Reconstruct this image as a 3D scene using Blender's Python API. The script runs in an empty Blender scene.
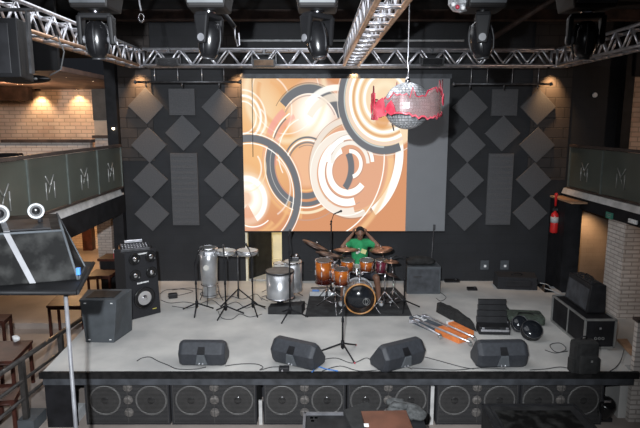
import bpy, bmesh, math, random
from mathutils import Vector, Matrix
random.seed(7)
PI = math.pi
S = bpy.context.scene
COL = S.collection

# ------------------------------------------------------------------ camera frame
FPX = 555.0; PITCH = math.radians(9.4); CH = 3.4
cp, sp = math.cos(PITCH), math.sin(PITCH)
def ray(u, v):
    dx, dv = (u-320)/FPX, (v-214)/FPX
    return Vector((dx, cp - dv*sp, -sp - dv*cp))
def D(u, v, Y):                 # point of the place seen at u,v that stands at distance Y
    r = ray(u, v); t = Y/r.y
    return Vector((r.x*t, Y, CH + r.z*t))
def G(u, v, z=0.0):             # point of the horizontal level z seen at u,v
    r = ray(u, v); t = (z-CH)/r.z
    return Vector((r.x*t, r.y*t, z))

# ------------------------------------------------------------------ materials
def newmat(name):
    m = bpy.data.materials.new(name); m.use_nodes = True
    nt = m.node_tree; nt.nodes.clear()
    out = nt.nodes.new('ShaderNodeOutputMaterial'); b = nt.nodes.new('ShaderNodeBsdfPrincipled')
    nt.links.new(b.outputs[0], out.inputs[0])
    return m, nt, b
def mat(name, col, rough=.6, metal=0., var=.15, scale=8., bump=0., col2=None, detail=4., spec=.5, coat=0., alpha=1., coord='Object', lo=.35, hi=.65):
    m, nt, b = newmat(name)
    tc = nt.nodes.new('ShaderNodeTexCoord')
    n = nt.nodes.new('ShaderNodeTexNoise'); n.inputs['Scale'].default_value = scale; n.inputs['Detail'].default_value = detail
    nt.links.new(tc.outputs[coord], n.inputs['Vector'])
    cr = nt.nodes.new('ShaderNodeValToRGB')
    c2 = col2 if col2 else tuple(max(0, c*(1-var*2)) for c in col)
    cr.color_ramp.elements[0].color = (*c2, 1); cr.color_ramp.elements[1].color = (*(col if col2 else [min(1, c*(1+var)) for c in col]), 1)
    cr.color_ramp.elements[0].position = lo; cr.color_ramp.elements[1].position = hi
    nt.links.new(n.outputs['Fac'], cr.inputs[0]); nt.links.new(cr.outputs[0], b.inputs['Base Color'])
    b.inputs['Roughness'].default_value = rough; b.inputs['Metallic'].default_value = metal
    b.inputs['Specular IOR Level'].default_value = spec; b.inputs['Coat Weight'].default_value = coat
    b.inputs['Alpha'].default_value = alpha
    if bump:
        bp = nt.nodes.new('ShaderNodeBump'); bp.inputs['Strength'].default_value = bump; bp.inputs['Distance'].default_value = .01
        nt.links.new(n.outputs['Fac'], bp.inputs['Height']); nt.links.new(bp.outputs[0], b.inputs['Normal'])
    return m
def emis(name, col, st):
    m, nt, b = newmat(name)
    b.inputs['Base Color'].default_value = (*col, 1)
    b.inputs['Emission Color'].default_value = (*col, 1); b.inputs['Emission Strength'].default_value = st
    return m
def brick(name, c1, c2, mortar, axis='x', w=.24, h=.075, ms=.008, bump=.5, rough=.8, stain=.25, nscale=1.5):
    m, nt, b = newmat(name)
    g = nt.nodes.new('ShaderNodeNewGeometry'); sx = nt.nodes.new('ShaderNodeSeparateXYZ'); cb = nt.nodes.new('ShaderNodeCombineXYZ')
    nt.links.new(g.outputs['Position'], sx.inputs[0])
    if axis == 'auto':   # wraps round a column
        ad = nt.nodes.new('ShaderNodeMath'); ad.operation = 'ADD'
        nt.links.new(sx.outputs[0], ad.inputs[0]); nt.links.new(sx.outputs[1], ad.inputs[1]); nt.links.new(ad.outputs[0], cb.inputs[0])
    else:
        nt.links.new(sx.outputs[0 if axis == 'x' else 1], cb.inputs[0])
    nt.links.new(sx.outputs[2], cb.inputs[1])
    bt = nt.nodes.new('ShaderNodeTexBrick'); bt.inputs['Scale'].default_value = 1
    bt.inputs['Color1'].default_value = (*c1, 1); bt.inputs['Color2'].default_value = (*c2, 1); bt.inputs['Mortar'].default_value = (*mortar, 1)
    bt.inputs['Brick Width'].default_value = w; bt.inputs['Row Height'].default_value = h; bt.inputs['Mortar Size'].default_value = ms
    bt.inputs['Mortar Smooth'].default_value = .3
    nt.links.new(cb.outputs[0], bt.inputs['Vector'])
    n = nt.nodes.new('ShaderNodeTexNoise'); n.inputs['Scale'].default_value = nscale; n.inputs['Detail'].default_value = 5
    nt.links.new(g.outputs['Position'], n.inputs['Vector'])
    mr = nt.nodes.new('ShaderNodeMapRange'); mr.inputs[1].default_value = .3; mr.inputs[2].default_value = .7
    mr.inputs[3].default_value = 1-stain; mr.inputs[4].default_value = 1+stain
    nt.links.new(n.outputs['Fac'], mr.inputs[0])
    mx = nt.nodes.new('ShaderNodeVectorMath'); mx.operation = 'SCALE'
    nt.links.new(bt.outputs['Color'], mx.inputs[0]); nt.links.new(mr.outputs[0], mx.inputs['Scale'])
    nt.links.new(mx.outputs[0], b.inputs['Base Color'])
    bp = nt.nodes.new('ShaderNodeBump'); bp.inputs['Strength'].default_value = bump; bp.inputs['Distance'].default_value = .008; bp.invert = True
    nt.links.new(bt.outputs['Fac'], bp.inputs['Height']); nt.links.new(bp.outputs[0], b.inputs['Normal'])
    b.inputs['Roughness'].default_value = rough
    return m
def sunburst(name, c_in, c_out, h):   # drum shell fading from amber to dark red towards its lower rim (a lacquer finish)
    m, nt, b = newmat(name)
    tc = nt.nodes.new('ShaderNodeTexCoord'); sx = nt.nodes.new('ShaderNodeSeparateXYZ'); nt.links.new(tc.outputs['Object'], sx.inputs[0])
    n = nt.nodes.new('ShaderNodeTexNoise'); n.inputs['Scale'].default_value = 14; nt.links.new(tc.outputs['Object'], n.inputs['Vector'])
    mr = nt.nodes.new('ShaderNodeMapRange'); mr.inputs[1].default_value = -.13; mr.inputs[2].default_value = .09; nt.links.new(sx.outputs[2], mr.inputs[0])
    ad = nt.nodes.new('ShaderNodeMath'); ad.operation = 'MULTIPLY_ADD'; ad.inputs[1].default_value = .5; nt.links.new(n.outputs['Fac'], ad.inputs[0])
    sb = nt.nodes.new('ShaderNodeMath'); sb.operation = 'SUBTRACT'; sb.inputs[1].default_value = .25
    nt.links.new(mr.outputs[0], ad.inputs[2]); nt.links.new(ad.outputs[0], sb.inputs[0])
    cr = nt.nodes.new('ShaderNodeValToRGB'); cr.color_ramp.elements[0].color = (*c_out, 1); cr.color_ramp.elements[1].color = (*c_in, 1)
    nt.links.new(sb.outputs[0], cr.inputs[0]); nt.links.new(cr.outputs[0], b.inputs['Base Color'])
    b.inputs['Roughness'].default_value = .25; b.inputs['Coat Weight'].default_value = .6
    return m

M = {}
M['black']   = mat('black_paint', (.011,.011,.013), .6, var=.2, scale=6, spec=.25)
M['plate']   = mat('grey_plate', (.11,.12,.13), .5, var=.08)
M['nearbk']  = mat('platform_black', (.007,.007,.008), .6, var=.2, scale=5, spec=.2)
M['blackpl'] = mat('black_plastic', (.016,.016,.018), .45, var=.15, scale=8, spec=.35)
M['gloss']   = mat('gloss_black', (.009,.009,.010), .22, var=.2, scale=8)
M['hgrey']   = mat('lamp_base_plastic', (.008,.007,.007), .6, var=.1, spec=.25)
M['ringgrey']= mat('driver_ring_grey', (.17,.165,.16), .5, var=.1)
M['portg']   = mat('port_grey_brown', (.20,.18,.165), .6, var=.25, scale=30)
M['panelg']  = mat('lamp_panel_grey', (.075,.08,.088), .5, var=.1)
M['carpet']  = mat('cabinet_carpet', (.016,.016,.019), .9, var=.2, scale=60, bump=.2)
M['scuff']   = mat('scuffed_black', (.026,.026,.027), .65, scale=5, col2=(.010,.010,.011), bump=.1, detail=8, spec=.25)
M['marble']  = mat('worn_black_board', (.026,.026,.025), .7, scale=7, col2=(.003,.003,.003), detail=10, lo=.45, hi=.68, spec=.12)
M['greybox'] = mat('grey_cabinet', (.066,.074,.082), .75, var=.10, scale=5, bump=.05)
M['monitor'] = mat('monitor_plastic', (.038,.041,.048), .55, var=.08, scale=20, bump=.05, spec=.4)
M['grille']  = mat('steel_grille', (.085,.082,.08), .5, .4, var=.08, scale=5)
M['cone']    = mat('paper_cone', (.025,.024,.024), .5, var=.2, scale=20)
M['alu']     = mat('aluminium', (.66,.66,.70), .32, .85, var=.12, scale=12)
M['chrome']  = mat('chrome', (.85,.85,.88), .12, 1., var=.03, scale=6)
M['steel']   = mat('drum_steel', (.62,.63,.65), .3, .75, var=.08, scale=5)
M['dsteel']  = mat('dark_steel', (.09,.09,.095), .4, .7, var=.2, scale=10)
M['stage']   = mat('stage_paint', (.57,.555,.525), .75, scale=1.1, col2=(.37,.365,.355), detail=9, bump=.05, coord='Object')
M['lowfloor']= mat('worn_brown_floor', (.34,.29,.26), .6, scale=1.2, col2=(.24,.205,.185), detail=8)
M['lip']     = mat('black_lip', (.014,.013,.013), .75, scale=14, col2=(.004,.004,.004), detail=8, spec=.2)
M['board']   = mat('charcoal_board', (.048,.052,.060), .6, var=.2, scale=7)
M['foam']    = mat('acoustic_foam', (.078,.078,.082), .95, var=.06, scale=40, bump=.2)
M['screen']  = mat('screen_cloth', (.19,.195,.205), .9, var=.015, scale=3)
M['ceil']    = mat('ceiling_black', (.012,.012,.014), .9, var=.3, scale=2)
M['beam']    = mat('beam_brown', (.06,.035,.028), .6, var=.3, scale=5)
M['block']   = brick('painted_block', (.0115,.012,.0145), (.0125,.0132,.0160), (.0095,.010,.012), 'x', .42, .205, .006, .25, .75, .3)
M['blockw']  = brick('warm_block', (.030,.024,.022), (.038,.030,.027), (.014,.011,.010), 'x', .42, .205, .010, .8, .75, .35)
M['brickU']  = brick('brick_upper', (.62,.48,.38), (.54,.38,.29), (.36,.28,.22), 'x', .29, .10, .012, .5)
M['brickL']  = brick('brick_parapet', (.5,.46,.43), (.42,.38,.35), (.3,.27,.25), 'x', .24, .078, .010, .5)
M['brickO']  = brick('brick_lower', (.62,.50,.38), (.56,.42,.31), (.42,.33,.25), 'x', .24, .078, .010, .5)
M['brickC']  = brick('brick_column', (.62,.57,.53), (.52,.47,.43), (.36,.32,.29), 'auto', .25, .072, .010, .9, .8, .15)
M['brownw']  = brick('brown_wall', (.17,.125,.095), (.16,.115,.088), (.135,.095,.072), 'x', .3, .1, .004, .2, .6, .2)
M['plaster'] = mat('beige_plaster', (.5,.43,.36), .85, var=.08, scale=3)
M['brownc']  = mat('brown_ceiling', (.16,.10,.08), .7, var=.2, scale=3)
M['cream']   = mat('cream_paint', (.75,.7,.55), .7, var=.05, scale=3)
M['ledge']   = mat('grey_ledge', (.50,.49,.48), .7, var=.12, scale=5)
M['frost']   = mat('frosted_glass', (.085,.095,.08), .3, var=.12, scale=1.2, alpha=.82)
M['mark']    = mat('silver_mark', (.32,.32,.31), .35, .5, var=.1)
M['rail']    = mat('rail_brown', (.055,.04,.035), .5, var=.2, scale=6)
M['railgrey']= mat('rail_green_grey', (.13,.15,.14), .5, .3, var=.1)
M['table']   = mat('red_brown_wood', (.060,.020,.014), .5, var=.2, scale=7, spec=.25)
M['wood']    = mat('brown_board_wood', (.13,.05,.03), .4, var=.15, scale=4)
M['plank']   = mat('pale_plank', (.42,.25,.15), .6, var=.15, scale=6)
M['hand']    = mat('handrail_metal', (.055,.05,.047), .45, .3, var=.2, scale=8)
M['white']   = mat('white_plastic', (.8,.8,.8), .4, var=.03)
M['lgrey']   = mat('light_grey', (.45,.46,.47), .5, var=.1)
M['strap']   = mat('grey_strap', (.13,.13,.14), .5, var=.12, scale=10)
M['red']     = mat('extinguisher_red', (.6,.02,.02), .3, var=.08)
M['yellow']  = mat('yellow_mark', (.7,.6,.12), .5, var=.05)
M['blue']    = mat('blue_plastic', (.06,.2,.55), .4, var=.1)
M['orange']  = mat('orange_card', (.75,.22,.06), .6, var=.08)
M['carton']  = mat('grey_card', (.075,.09,.11), .6, var=.1)
M['cloth']   = mat('black_cloth', (.018,.018,.018), .95, var=.2, scale=12, bump=.2)
M['green']   = mat('green_canvas', (.05,.065,.05), .9, var=.25, scale=20, bump=.4)
M['shirt']   = mat('green_cotton', (.02,.28,.10), .85, var=.12, scale=9, bump=.2)
M['shorts']  = mat('dark_shorts', (.03,.03,.04), .85, var=.2)
M['skin']    = mat('brown_skin', (.20,.10,.065), .5, var=.08, scale=12)
M['hair']    = mat('black_hair', (.008,.007,.006), .9, var=.3, scale=90, bump=.6)
M['rug']     = mat('black_rug', (.030,.031,.033), .95, var=.3, scale=6, bump=.3)
M['skinhead']= mat('drum_head_cream', (.62,.6,.55), .55, var=.08, scale=4)
M['greyhead']= mat('drum_head_grey', (.12,.125,.125), .5, var=.15, scale=8)
M['bhead']   = mat('drum_head_black', (.014,.016,.02), .18, var=.2, scale=3)
M['sun']     = sunburst('sunburst_lacquer', (.50,.13,.015), (.07,.007,.004), .28)
M['hoop']    = mat('amber_hoop', (.5,.24,.08), .3, var=.2, scale=10)
M['winelac'] = mat('wine_lacquer', (.12,.015,.03), .25, var=.2, coat=.5)
M['bronze']  = mat('cymbal_bronze', (.42,.22,.14), .35, .75, var=.15, scale=10)
M['dbronze'] = mat('dark_bronze', (.10,.065,.055), .35, .7, var=.2, scale=10)
M['cable']   = mat('cable_rubber', (.05,.05,.052), .6, var=.2)
M['pink']    = mat('red_pink_plastic', (.36,.012,.035), .25, scale=6, col2=(.55,.10,.13))
M['jacket']  = mat('grey_fabric', (.085,.088,.088), .9, var=.25, scale=14, bump=.4)
M['signg']   = mat('exit_sign_green', (.06,.25,.18), .5, var=.1)
M['bulb']    = emis('lamp_glow', (1,.68,.35), 9)
M['wbulb']   = emis('downlight_glow', (1,.55,.25), 1.5)
M['warmlit_alu'] = mat('warm_lit_aluminium', (.62,.40,.27), .35, .8, var=.12, scale=8)  # aluminium with the warm light on the lower chords put into its colour
M['bulbs']   = emis('small_bulb_glow', (1,.85,.6), 6)
M['tint']    = mat('tinted_glass', (.11,.07,.045), .15, var=.2, coat=.5)
def acrylic():
    m, nt, b = newmat('clear_acrylic')
    b.inputs['Base Color'].default_value = (.62,.42,.42,1); b.inputs['Roughness'].default_value = .08
    b.inputs['Alpha'].default_value = .38; b.inputs['Metallic'].default_value = .1
    tc = nt.nodes.new('ShaderNodeTexCoord'); n = nt.nodes.new('ShaderNodeTexNoise'); n.inputs['Scale'].default_value = 6
    nt.links.new(tc.outputs['Object'], n.inputs['Vector'])
    cr = nt.nodes.new('ShaderNodeValToRGB'); cr.color_ramp.elements[0].color = (.42,.22,.22,1); cr.color_ramp.elements[1].color = (.22,.20,.19,1)
    nt.links.new(n.outputs[0], cr.inputs[0]); nt.links.new(cr.outputs[0], b.inputs['Base Color'])
    return m
M['acryl'] = acrylic()
def mirror_tiles():
    m, nt, b = newmat('mirror_tiles')
    tc = nt.nodes.new('ShaderNodeTexCoord'); n = nt.nodes.new('ShaderNodeTexVoronoi'); n.inputs['Scale'].default_value = 60
    nt.links.new(tc.outputs['Object'], n.inputs['Vector'])
    cr = nt.nodes.new('ShaderNodeValToRGB'); cr.color_ramp.elements[0].color = (.35,.37,.4,1); cr.color_ramp.elements[1].color = (.95,.97,1,1)
    nt.links.new(n.outputs['Color'], cr.inputs[0]); nt.links.new(cr.outputs[0], b.inputs['Base Color'])
    b.inputs['Metallic'].default_value = .75; b.inputs['Roughness'].default_value = .35
    return m
M['mirror'] = mirror_tiles()

# ------------------------------------------------------------------ mesh builder
def basis(d):
    d = Vector(d).normalized()
    a = Vector((0,0,1)) if abs(d.z) < .9 else Vector((1,0,0))
    x = a.cross(d).normalized(); y = d.cross(x)
    return x, y, d
def Rz(a): return Matrix.Rotation(a, 4, 'Z')
def TR(loc, rz=0, rx=0, ry=0):
    return Matrix.Translation(Vector(loc)) @ Matrix.Rotation(rz,4,'Z') @ Matrix.Rotation(ry,4,'Y') @ Matrix.Rotation(rx,4,'X')
class MB:
    def __init__(s, T=None): s.bm = bmesh.new(); s.T = T or Matrix.Identity(4)
    def _v(s, p): return s.bm.verts.new(s.T @ Vector(p))
    def hexa(s, p, bevel=0):
        v = [s._v(q) for q in p]
        fs = [s.bm.faces.new([v[i] for i in f]) for f in ((3,2,1,0),(4,5,6,7),(0,1,5,4),(1,2,6,5),(2,3,7,6),(3,0,4,7))]
        if bevel:
            es = list({e for f in fs for e in f.edges})
            bmesh.ops.bevel(s.bm, geom=es, offset=bevel, segments=2, profile=.6, affect='EDGES')
        return s
    def box(s, c, d, bevel=0, R=None):
        R = R or Matrix.Identity(4); c = Vector(c); h = [q/2 for q in d]
        P = [(-h[0],-h[1],-h[2]),(h[0],-h[1],-h[2]),(h[0],h[1],-h[2]),(-h[0],h[1],-h[2]),
             (-h[0],-h[1],h[2]),(h[0],-h[1],h[2]),(h[0],h[1],h[2]),(-h[0],h[1],h[2])]
        return s.hexa([c + (R @ Vector(q)).to_3d() for q in P], bevel)
    def bx(s, x0, x1, y0, y1, z0, z1, bevel=0):
        return s.box(((x0+x1)/2,(y0+y1)/2,(z0+z1)/2), (x1-x0,y1-y0,z1-z0), bevel)
    def cyl(s, p0, p1, r0, r1=None, seg=12):
        r1 = r0 if r1 is None else r1; p0, p1 = Vector(p0), Vector(p1)
        x, y, d = basis(p1-p0)
        A = [s._v(p0 + x*math.cos(2*PI*i/seg)*r0 + y*math.sin(2*PI*i/seg)*r0) for i in range(seg)]
        B = [s._v(p1 + x*math.cos(2*PI*i/seg)*r1 + y*math.sin(2*PI*i/seg)*r1) for i in range(seg)]
        for i in range(seg):
            f = s.bm.faces.new((A[i],A[(i+1)%seg],B[(i+1)%seg],B[i])); f.smooth = True
        s.bm.faces.new(A[::-1]); s.bm.faces.new(B); return s
    def tube(s, pts, r, seg=6, closed=False):
        pts = [Vector(p) for p in pts]; n = len(pts); rings = []
        for i, p in enumerate(pts):
            if closed: d = pts[(i+1)%n]-pts[i-1]
            else: d = pts[min(i+1,n-1)]-pts[max(i-1,0)]
            x, y, d = basis(d)
            rr = r[i] if isinstance(r, (list,tuple)) else r
            rings.append([s._v(p + x*math.cos(2*PI*k/seg)*rr + y*math.sin(2*PI*k/seg)*rr) for k in range(seg)])
        for i in range(n if closed else n-1):
            a, b = rings[i], rings[(i+1)%n]
            # match start vertex to avoid twists
            o = min(range(seg), key=lambda k: (a[0].co-b[k].co).length)
            for k in range(seg):
                f = s.bm.faces.new((a[k],a[(k+1)%seg],b[(k+1+o)%seg],b[(k+o)%seg])); f.smooth = True
        if not closed: s.bm.faces.new(rings[0][::-1]); s.bm.faces.new(rings[-1])
        return s
    def lathe(s, prof, c=(0,0,0), axis=(0,0,1), seg=24, smooth=True, ring=False, caps=True):
        if ring: prof = list(prof)+[prof[0]]; caps = False
        c = Vector(c); x, y, d = basis(axis); rings = []
        for r, h in prof:
            if r <= 1e-6: rings.append([s._v(c + d*h)])
            else: rings.append([s._v(c + d*h + x*math.cos(2*PI*i/seg)*r + y*math.sin(2*PI*i/seg)*r) for i in range(seg)])
        for a, b in zip(rings, rings[1:]):
            for i in range(seg):
                j = (i+1)%seg
                if len(a) == 1 and len(b) == 1: continue
                if len(a) == 1: f = s.bm.faces.new((a[0], b[j], b[i]))
                elif len(b) == 1: f = s.bm.faces.new((a[i], a[j], b[0]))
                else: f = s.bm.faces.new((a[i],a[j],b[j],b[i]))
                f.smooth = smooth
        if caps and len(rings[0]) > 1: s.bm.faces.new(rings[0][::-1])
        if caps and len(rings[-1]) > 1: s.bm.faces.new(rings[-1])
        if ring: bmesh.ops.remove_doubles(s.bm, verts=s.bm.verts, dist=1e-5)
        return s
    def ring(s, c, axis, r, rt, seg=28, ts=6):
        c = Vector(c); x, y, d = basis(axis)
        return s.tube([c + x*math.cos(2*PI*i/seg)*r + y*math.sin(2*PI*i/seg)*r for i in range(seg)], rt, ts, True)
    def sph(s, c, r, seg=16, R=None):
        if not isinstance(r, (tuple,list)): r = (r,r,r)
        R = R or Matrix.Identity(4); n = seg//2; rings = []
        for i in range(n+1):
            t = PI*i/n
            if i in (0,n): rings.append([s._v(Vector(c) + R @ Vector((0,0,r[2]*math.cos(t))))])
            else: rings.append([s._v(Vector(c) + R @ Vector((r[0]*math.sin(t)*math.cos(2*PI*k/seg), r[1]*math.sin(t)*math.sin(2*PI*k/seg), r[2]*math.cos(t)))) for k in range(seg)])
        for a, b in zip(rings, rings[1:]):
            for k in range(seg):
                j = (k+1)%seg
                if len(a) == 1: f = s.bm.faces.new((a[0], b[k], b[j]))
                elif len(b) == 1: f = s.bm.faces.new((a[j], a[k], b[0]))
                else: f = s.bm.faces.new((a[j], a[k], b[k], b[j]))
                f.smooth = True
        return s
    def prism(s, poly, e, bevel=0):      # poly: 3-D points, extruded along vector e
        e = Vector(e); A = [s._v(p) for p in poly]; B = [s._v(Vector(p)+e) for p in poly]; n = len(poly)
        fs = [s.bm.faces.new(A[::-1]), s.bm.faces.new(B)]
        for i in range(n): fs.append(s.bm.faces.new((A[i],A[(i+1)%n],B[(i+1)%n],B[i])))
        if bevel:
            bmesh.ops.bevel(s.bm, geom=list({q for f in fs for q in f.edges}), offset=bevel, segments=2, profile=.6, affect='EDGES')
        return s
    def build(s, name, m, parent=None, label=None, world=False):
        bmesh.ops.recalc_face_normals(s.bm, faces=s.bm.faces)
        if world and parent: bmesh.ops.transform(s.bm, matrix=parent.matrix_basis.inverted(), verts=s.bm.verts)
        me = bpy.data.meshes.new(name); s.bm.to_mesh(me); s.bm.free()
        me.materials.append(M[m] if isinstance(m, str) else m)
        o = bpy.data.objects.new(name, me); COL.objects.link(o)
        if parent: o.parent = parent
        if label: o['label'] = label
        return o
def thing(name, label, cat, loc=(0,0,0), rz=0, group=None, rot=None):
    o = bpy.data.objects.new(name, None); COL.objects.link(o); o.empty_display_size = .1
    o.location = loc; o.rotation_euler = rot if rot else (0,0,rz)
    pass
    o['label'] = label; o['category'] = cat
    if group: o['group'] = group
    return o
def solo(name, mb, m, label, cat, loc=None, group=None, kind=None, rz=0):
    """one-mesh thing; with loc the geometry is given in world space and the origin moved to loc"""
    if loc is not None:
        bmesh.ops.transform(mb.bm, matrix=Matrix.Translation(-Vector(loc)), verts=mb.bm.verts)
    o = mb.build(name, m)
    if loc is not None: o.location = loc
    o['label'] = label; o['category'] = cat
    if group: o['group'] = group
    if kind: o['kind'] = kind
    return o
def struct(name, mb, m, parent=None):
    o = mb.build(name, m, parent)
    if not parent: o['kind'] = 'structure'
    return o
def copy_tree(o, label=None, loc=None, rz=None, parent=None):
    c = o.copy(); COL.objects.link(c)
    if parent: c.parent = parent
    if label: c['label'] = label
    if loc is not None: c.location = loc
    if rz is not None: c.rotation_euler = (0,0,rz)
    for ch in list(o.children): copy_tree(ch, parent=c)
    return c
# ================================================================== SETTING
YW = 11.65; FL = -.84
XL, XR = -3.78, 4.30
# stage
b = MB(); b.hexa([(-3.83,7.22,-.07),(4.30,7.22,-.07),(4.60,YW,-.07),(-4.13,YW,-.07),(-3.83,7.22,0),(4.30,7.22,0),(4.60,YW,0),(-4.13,YW,0)])
struct('floor_stage', b, 'stage')
struct('trim_1', MB().bx(-3.87,4.40,7.17,7.22,-.09,.0), 'lip')
struct('trim_2', MB().bx(-3.83,4.34,7.19,7.26,-.19,-.09), 'board')
struct('trim_3', MB().bx(-3.83,-3.42,7.22,7.28,FL,-.19), 'black')
struct('trim_4', MB().hexa([(-3.86,7.28,FL),(-3.80,7.28,FL),(-4.08,11.5,FL),(-4.14,11.5,FL),(-3.86,7.28,-.07),(-3.80,7.28,-.07),(-4.08,11.5,-.07),(-4.14,11.5,-.07)]), 'black')
struct('wall_stage_front', MB().bx(-3.38,4.2,8.1,8.16,FL,-.07), 'ceil')
struct('floor', MB().bx(-12,12,-1,20,FL-.1,FL), 'lowfloor')
# back wall with doorway
b = MB()
b.bx(-4.13,-1.60,YW,YW+.12,-.07,5.6); b.bx(-.82,5.09,YW,YW+.12,-.07,5.6); b.bx(5.09,6.22,YW,YW+.12,1.95,5.6); b.bx(-1.60,-.82,YW,YW+.12,2.05,5.6)
struct('wall_back', b, 'block')
# paler, browner block patches beside the acoustic panels
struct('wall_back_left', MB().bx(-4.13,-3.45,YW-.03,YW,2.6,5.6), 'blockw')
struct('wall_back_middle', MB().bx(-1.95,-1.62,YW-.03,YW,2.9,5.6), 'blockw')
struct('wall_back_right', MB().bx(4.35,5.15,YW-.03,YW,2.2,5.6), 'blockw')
# room behind the doorway
struct('wall_passage', MB().bx(-1.9,-.3,13.6,13.7,-.07,2.4), 'cream')
struct('floor_passage', MB().bx(-1.9,-.3,YW+.12,13.6,-.1,-.0), 'stage')
struct('ceiling_passage', MB().bx(-1.9,-.3,YW+.12,13.6,2.3,2.4), 'cream')
struct('wall_passage_left', MB().bx(-1.98,-1.9,YW+.12,13.6,-.07,2.4), 'cream')
struct('wall_passage_right', MB().bx(-.3,-.22,YW+.12,13.6,-.07,2.4), 'cream')
struct('trim_5', MB().bx(-1.60,-1.555,YW-.01,YW+.13,0,2.05), 'cream')
d = thing('door_1','dark door leaf standing ajar in the back wall doorway under the screen','door',(-1.54,YW+.14,0), math.atan2(.62,.43)); d['kind']='structure'
del d['label']; del d['category']
MB().bx(.0,.74,-.02,.02,.01,2.0).build('door_leaf','scuff',d)
MB().box((.68,-.045,1.0),(.1,.03,.03)).build('door_handle','alu',d)
# ceiling & upper walls
struct('ceiling', MB().bx(-12,12,-1,20,5.6,5.7), 'ceil')
struct('wall_left', MB().bx(-12.1,-12,-1,20,FL,5.6), 'brownw')
struct('wall_right', MB().bx(12,12.1,-1,20,FL,5.6), 'brownw')
# left upper level
struct('wall_upper_left', MB().bx(-12,-4.35,15.0,15.1,2.0,4.25), 'brickU')
struct('ceiling_upper_left', MB().bx(-12,-4.36,9.6,15.0,4.25,4.33), 'brownc')
struct('wall_bulkhead_left', MB().bx(-12,-4.36,9.52,9.6,4.25,5.6), 'ceil')
struct('trim_6', MB().bx(-4.36,-4.14,11.5,11.8,FL,5.6), 'black')      # black pillar at the stage's left corner
struct('wall_left_corner', MB().bx(-4.30,-4.16,11.8,15.0,FL,5.6), 'plaster')
struct('trim_7', MB().bx(-5.95,-5.45,14.8,15.0,2.0,4.25), 'plaster')
struct('trim_8', MB().bx(-5.93,-5.40,14.72,14.8,3.45,4.25), 'greybox')
b = MB().bx(-12,-5.35,13.0,13.15,1.52,2.93); struct('wall_parapet', b, 'brickL')
struct('trim_9', MB().bx(-7.4,-5.30,12.96,13.19,2.93,3.0), 'rail')
struct('trim_10', MB().bx(-5.35,-4.36,13.3,13.42,1.52,3.02), 'brickL')
struct('trim_11', MB().bx(-5.4,-4.36,13.26,13.46,3.02,3.09), 'rail')
struct('trim_12', MB().bx(-12,-7.45,12.7,12.82,1.52,2.72), 'brickL')
struct('trim_13', MB().bx(-12,-7.42,12.66,12.86,2.72,2.79), 'rail')
struct('trim_14', MB().bx(-12,-7.15,13.9,14.1,3.93,4.25), 'beam')
# left lower level
struct('wall_lower_left', MB().bx(-12,-4.16,17.9,18.0,FL,1.55), 'brickO')
struct('trim_15', MB().bx(-6.22,-5.82,15.2,15.6,FL,1.52), 'brickL')
struct('trim_16', MB().bx(-7.7,-7.4,17.6,17.9,FL,1.55), 'table')
struct('floor_step_left', MB().bx(-12,-4.3,11.0,17.9,FL,FL+.12), 'lowfloor')
# balcony slabs
b = MB(); b.hexa([(-12,5.0,1.52),(-4.05,5.0,1.52),(-4.16,15,1.52),(-12,15,1.52),(-12,5.0,1.9),(-4.05,5.0,1.9),(-4.16,15,1.9),(-12,15,1.9)])
struct('floor_balcony_left', b, 'black')
b = MB(); b.hexa([(-12,5.0,1.9),(-4.0,5.0,1.9),(-4.13,11.6,1.9),(-12,11.6,1.9),(-12,5.0,2.05),(-4.04,5.0,2.05),(-4.17,11.6,2.05),(-12,11.6,2.05)])
struct('trim_17', b, 'ledge')
b = MB(); b.hexa([(5.32,5.0,1.70),(12,5,1.70),(12,12.2,1.70),(5.12,12.2,1.70),(5.32,5.0,1.93),(12,5,1.93),(12,12.2,1.93),(5.12,12.2,1.93)])
struct('floor_balcony_right', b, 'black')
b = MB(); b.hexa([(5.28,5.0,1.93),(12,5,1.93),(12,11.6,1.93),(5.08,11.6,1.93),(5.32,5.0,2.04),(12,5,2.04),(12,11.6,2.04),(5.12,11.6,2.04)])
struct('trim_18', b, 'ledge')
# right side walls
struct('wall_lower_right', MB().bx(5.1,12,12.2,12.3,FL,1.70), 'brownw')
struct('trim_19', MB().bx(6.14,6.33,11.45,11.8,2.04,5.6), 'black')
struct('wall_upper_right', MB().bx(6.33,12,11.5,11.6,2.04,4.3), 'brickU')
struct('wall_bulkhead_right', MB().bx(6.3,12,11.4,11.5,4.3,5.6), 'ceil')
struct('wall_partition', MB().bx(4.88,5.22,10.9,11.64,FL,1.84), 'black')
struct('trim_20', MB().bx(4.86,5.32,10.6,11.64,1.84,1.87), 'plank')
struct('trim_21', MB().bx(5.24,6.1,9.35,9.92,FL,1.70), 'brickC')       # whitewashed brick column
struct('wall_low_brick', MB().bx(4.42,5.9,7.36,7.44,FL,.66), 'brickC')
struct('trim_22', MB().bx(4.40,5.92,7.33,7.47,.66,.70), 'rail')
struct('floor_side_right', MB().hexa([(4.32,7.47,FL),(5.9,7.47,FL),(5.9,10.88,FL),(4.56,10.88,FL),(4.32,7.47,-.02),(5.9,7.47,-.02),(5.9,10.88,-.02),(4.56,10.88,-.02)]), 'stage')
# ceiling beams / conduit
struct('trim_23', MB().bx(-4.1,6.2,10.7,10.9,5.27,5.45), 'beam')
struct('trim_24', MB().bx(-12,12,6.5,6.7,5.4,5.6), 'beam')
struct('trim_25', MB().cyl((-1.7,11.6,5.02),(2.9,11.6,5.02),.022), 'lgrey')
b = MB(); b.cyl((3.1,11.2,4.85),(3.9,8.4,5.5),.05,seg=8); struct('trim_26', b, 'beam')

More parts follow.
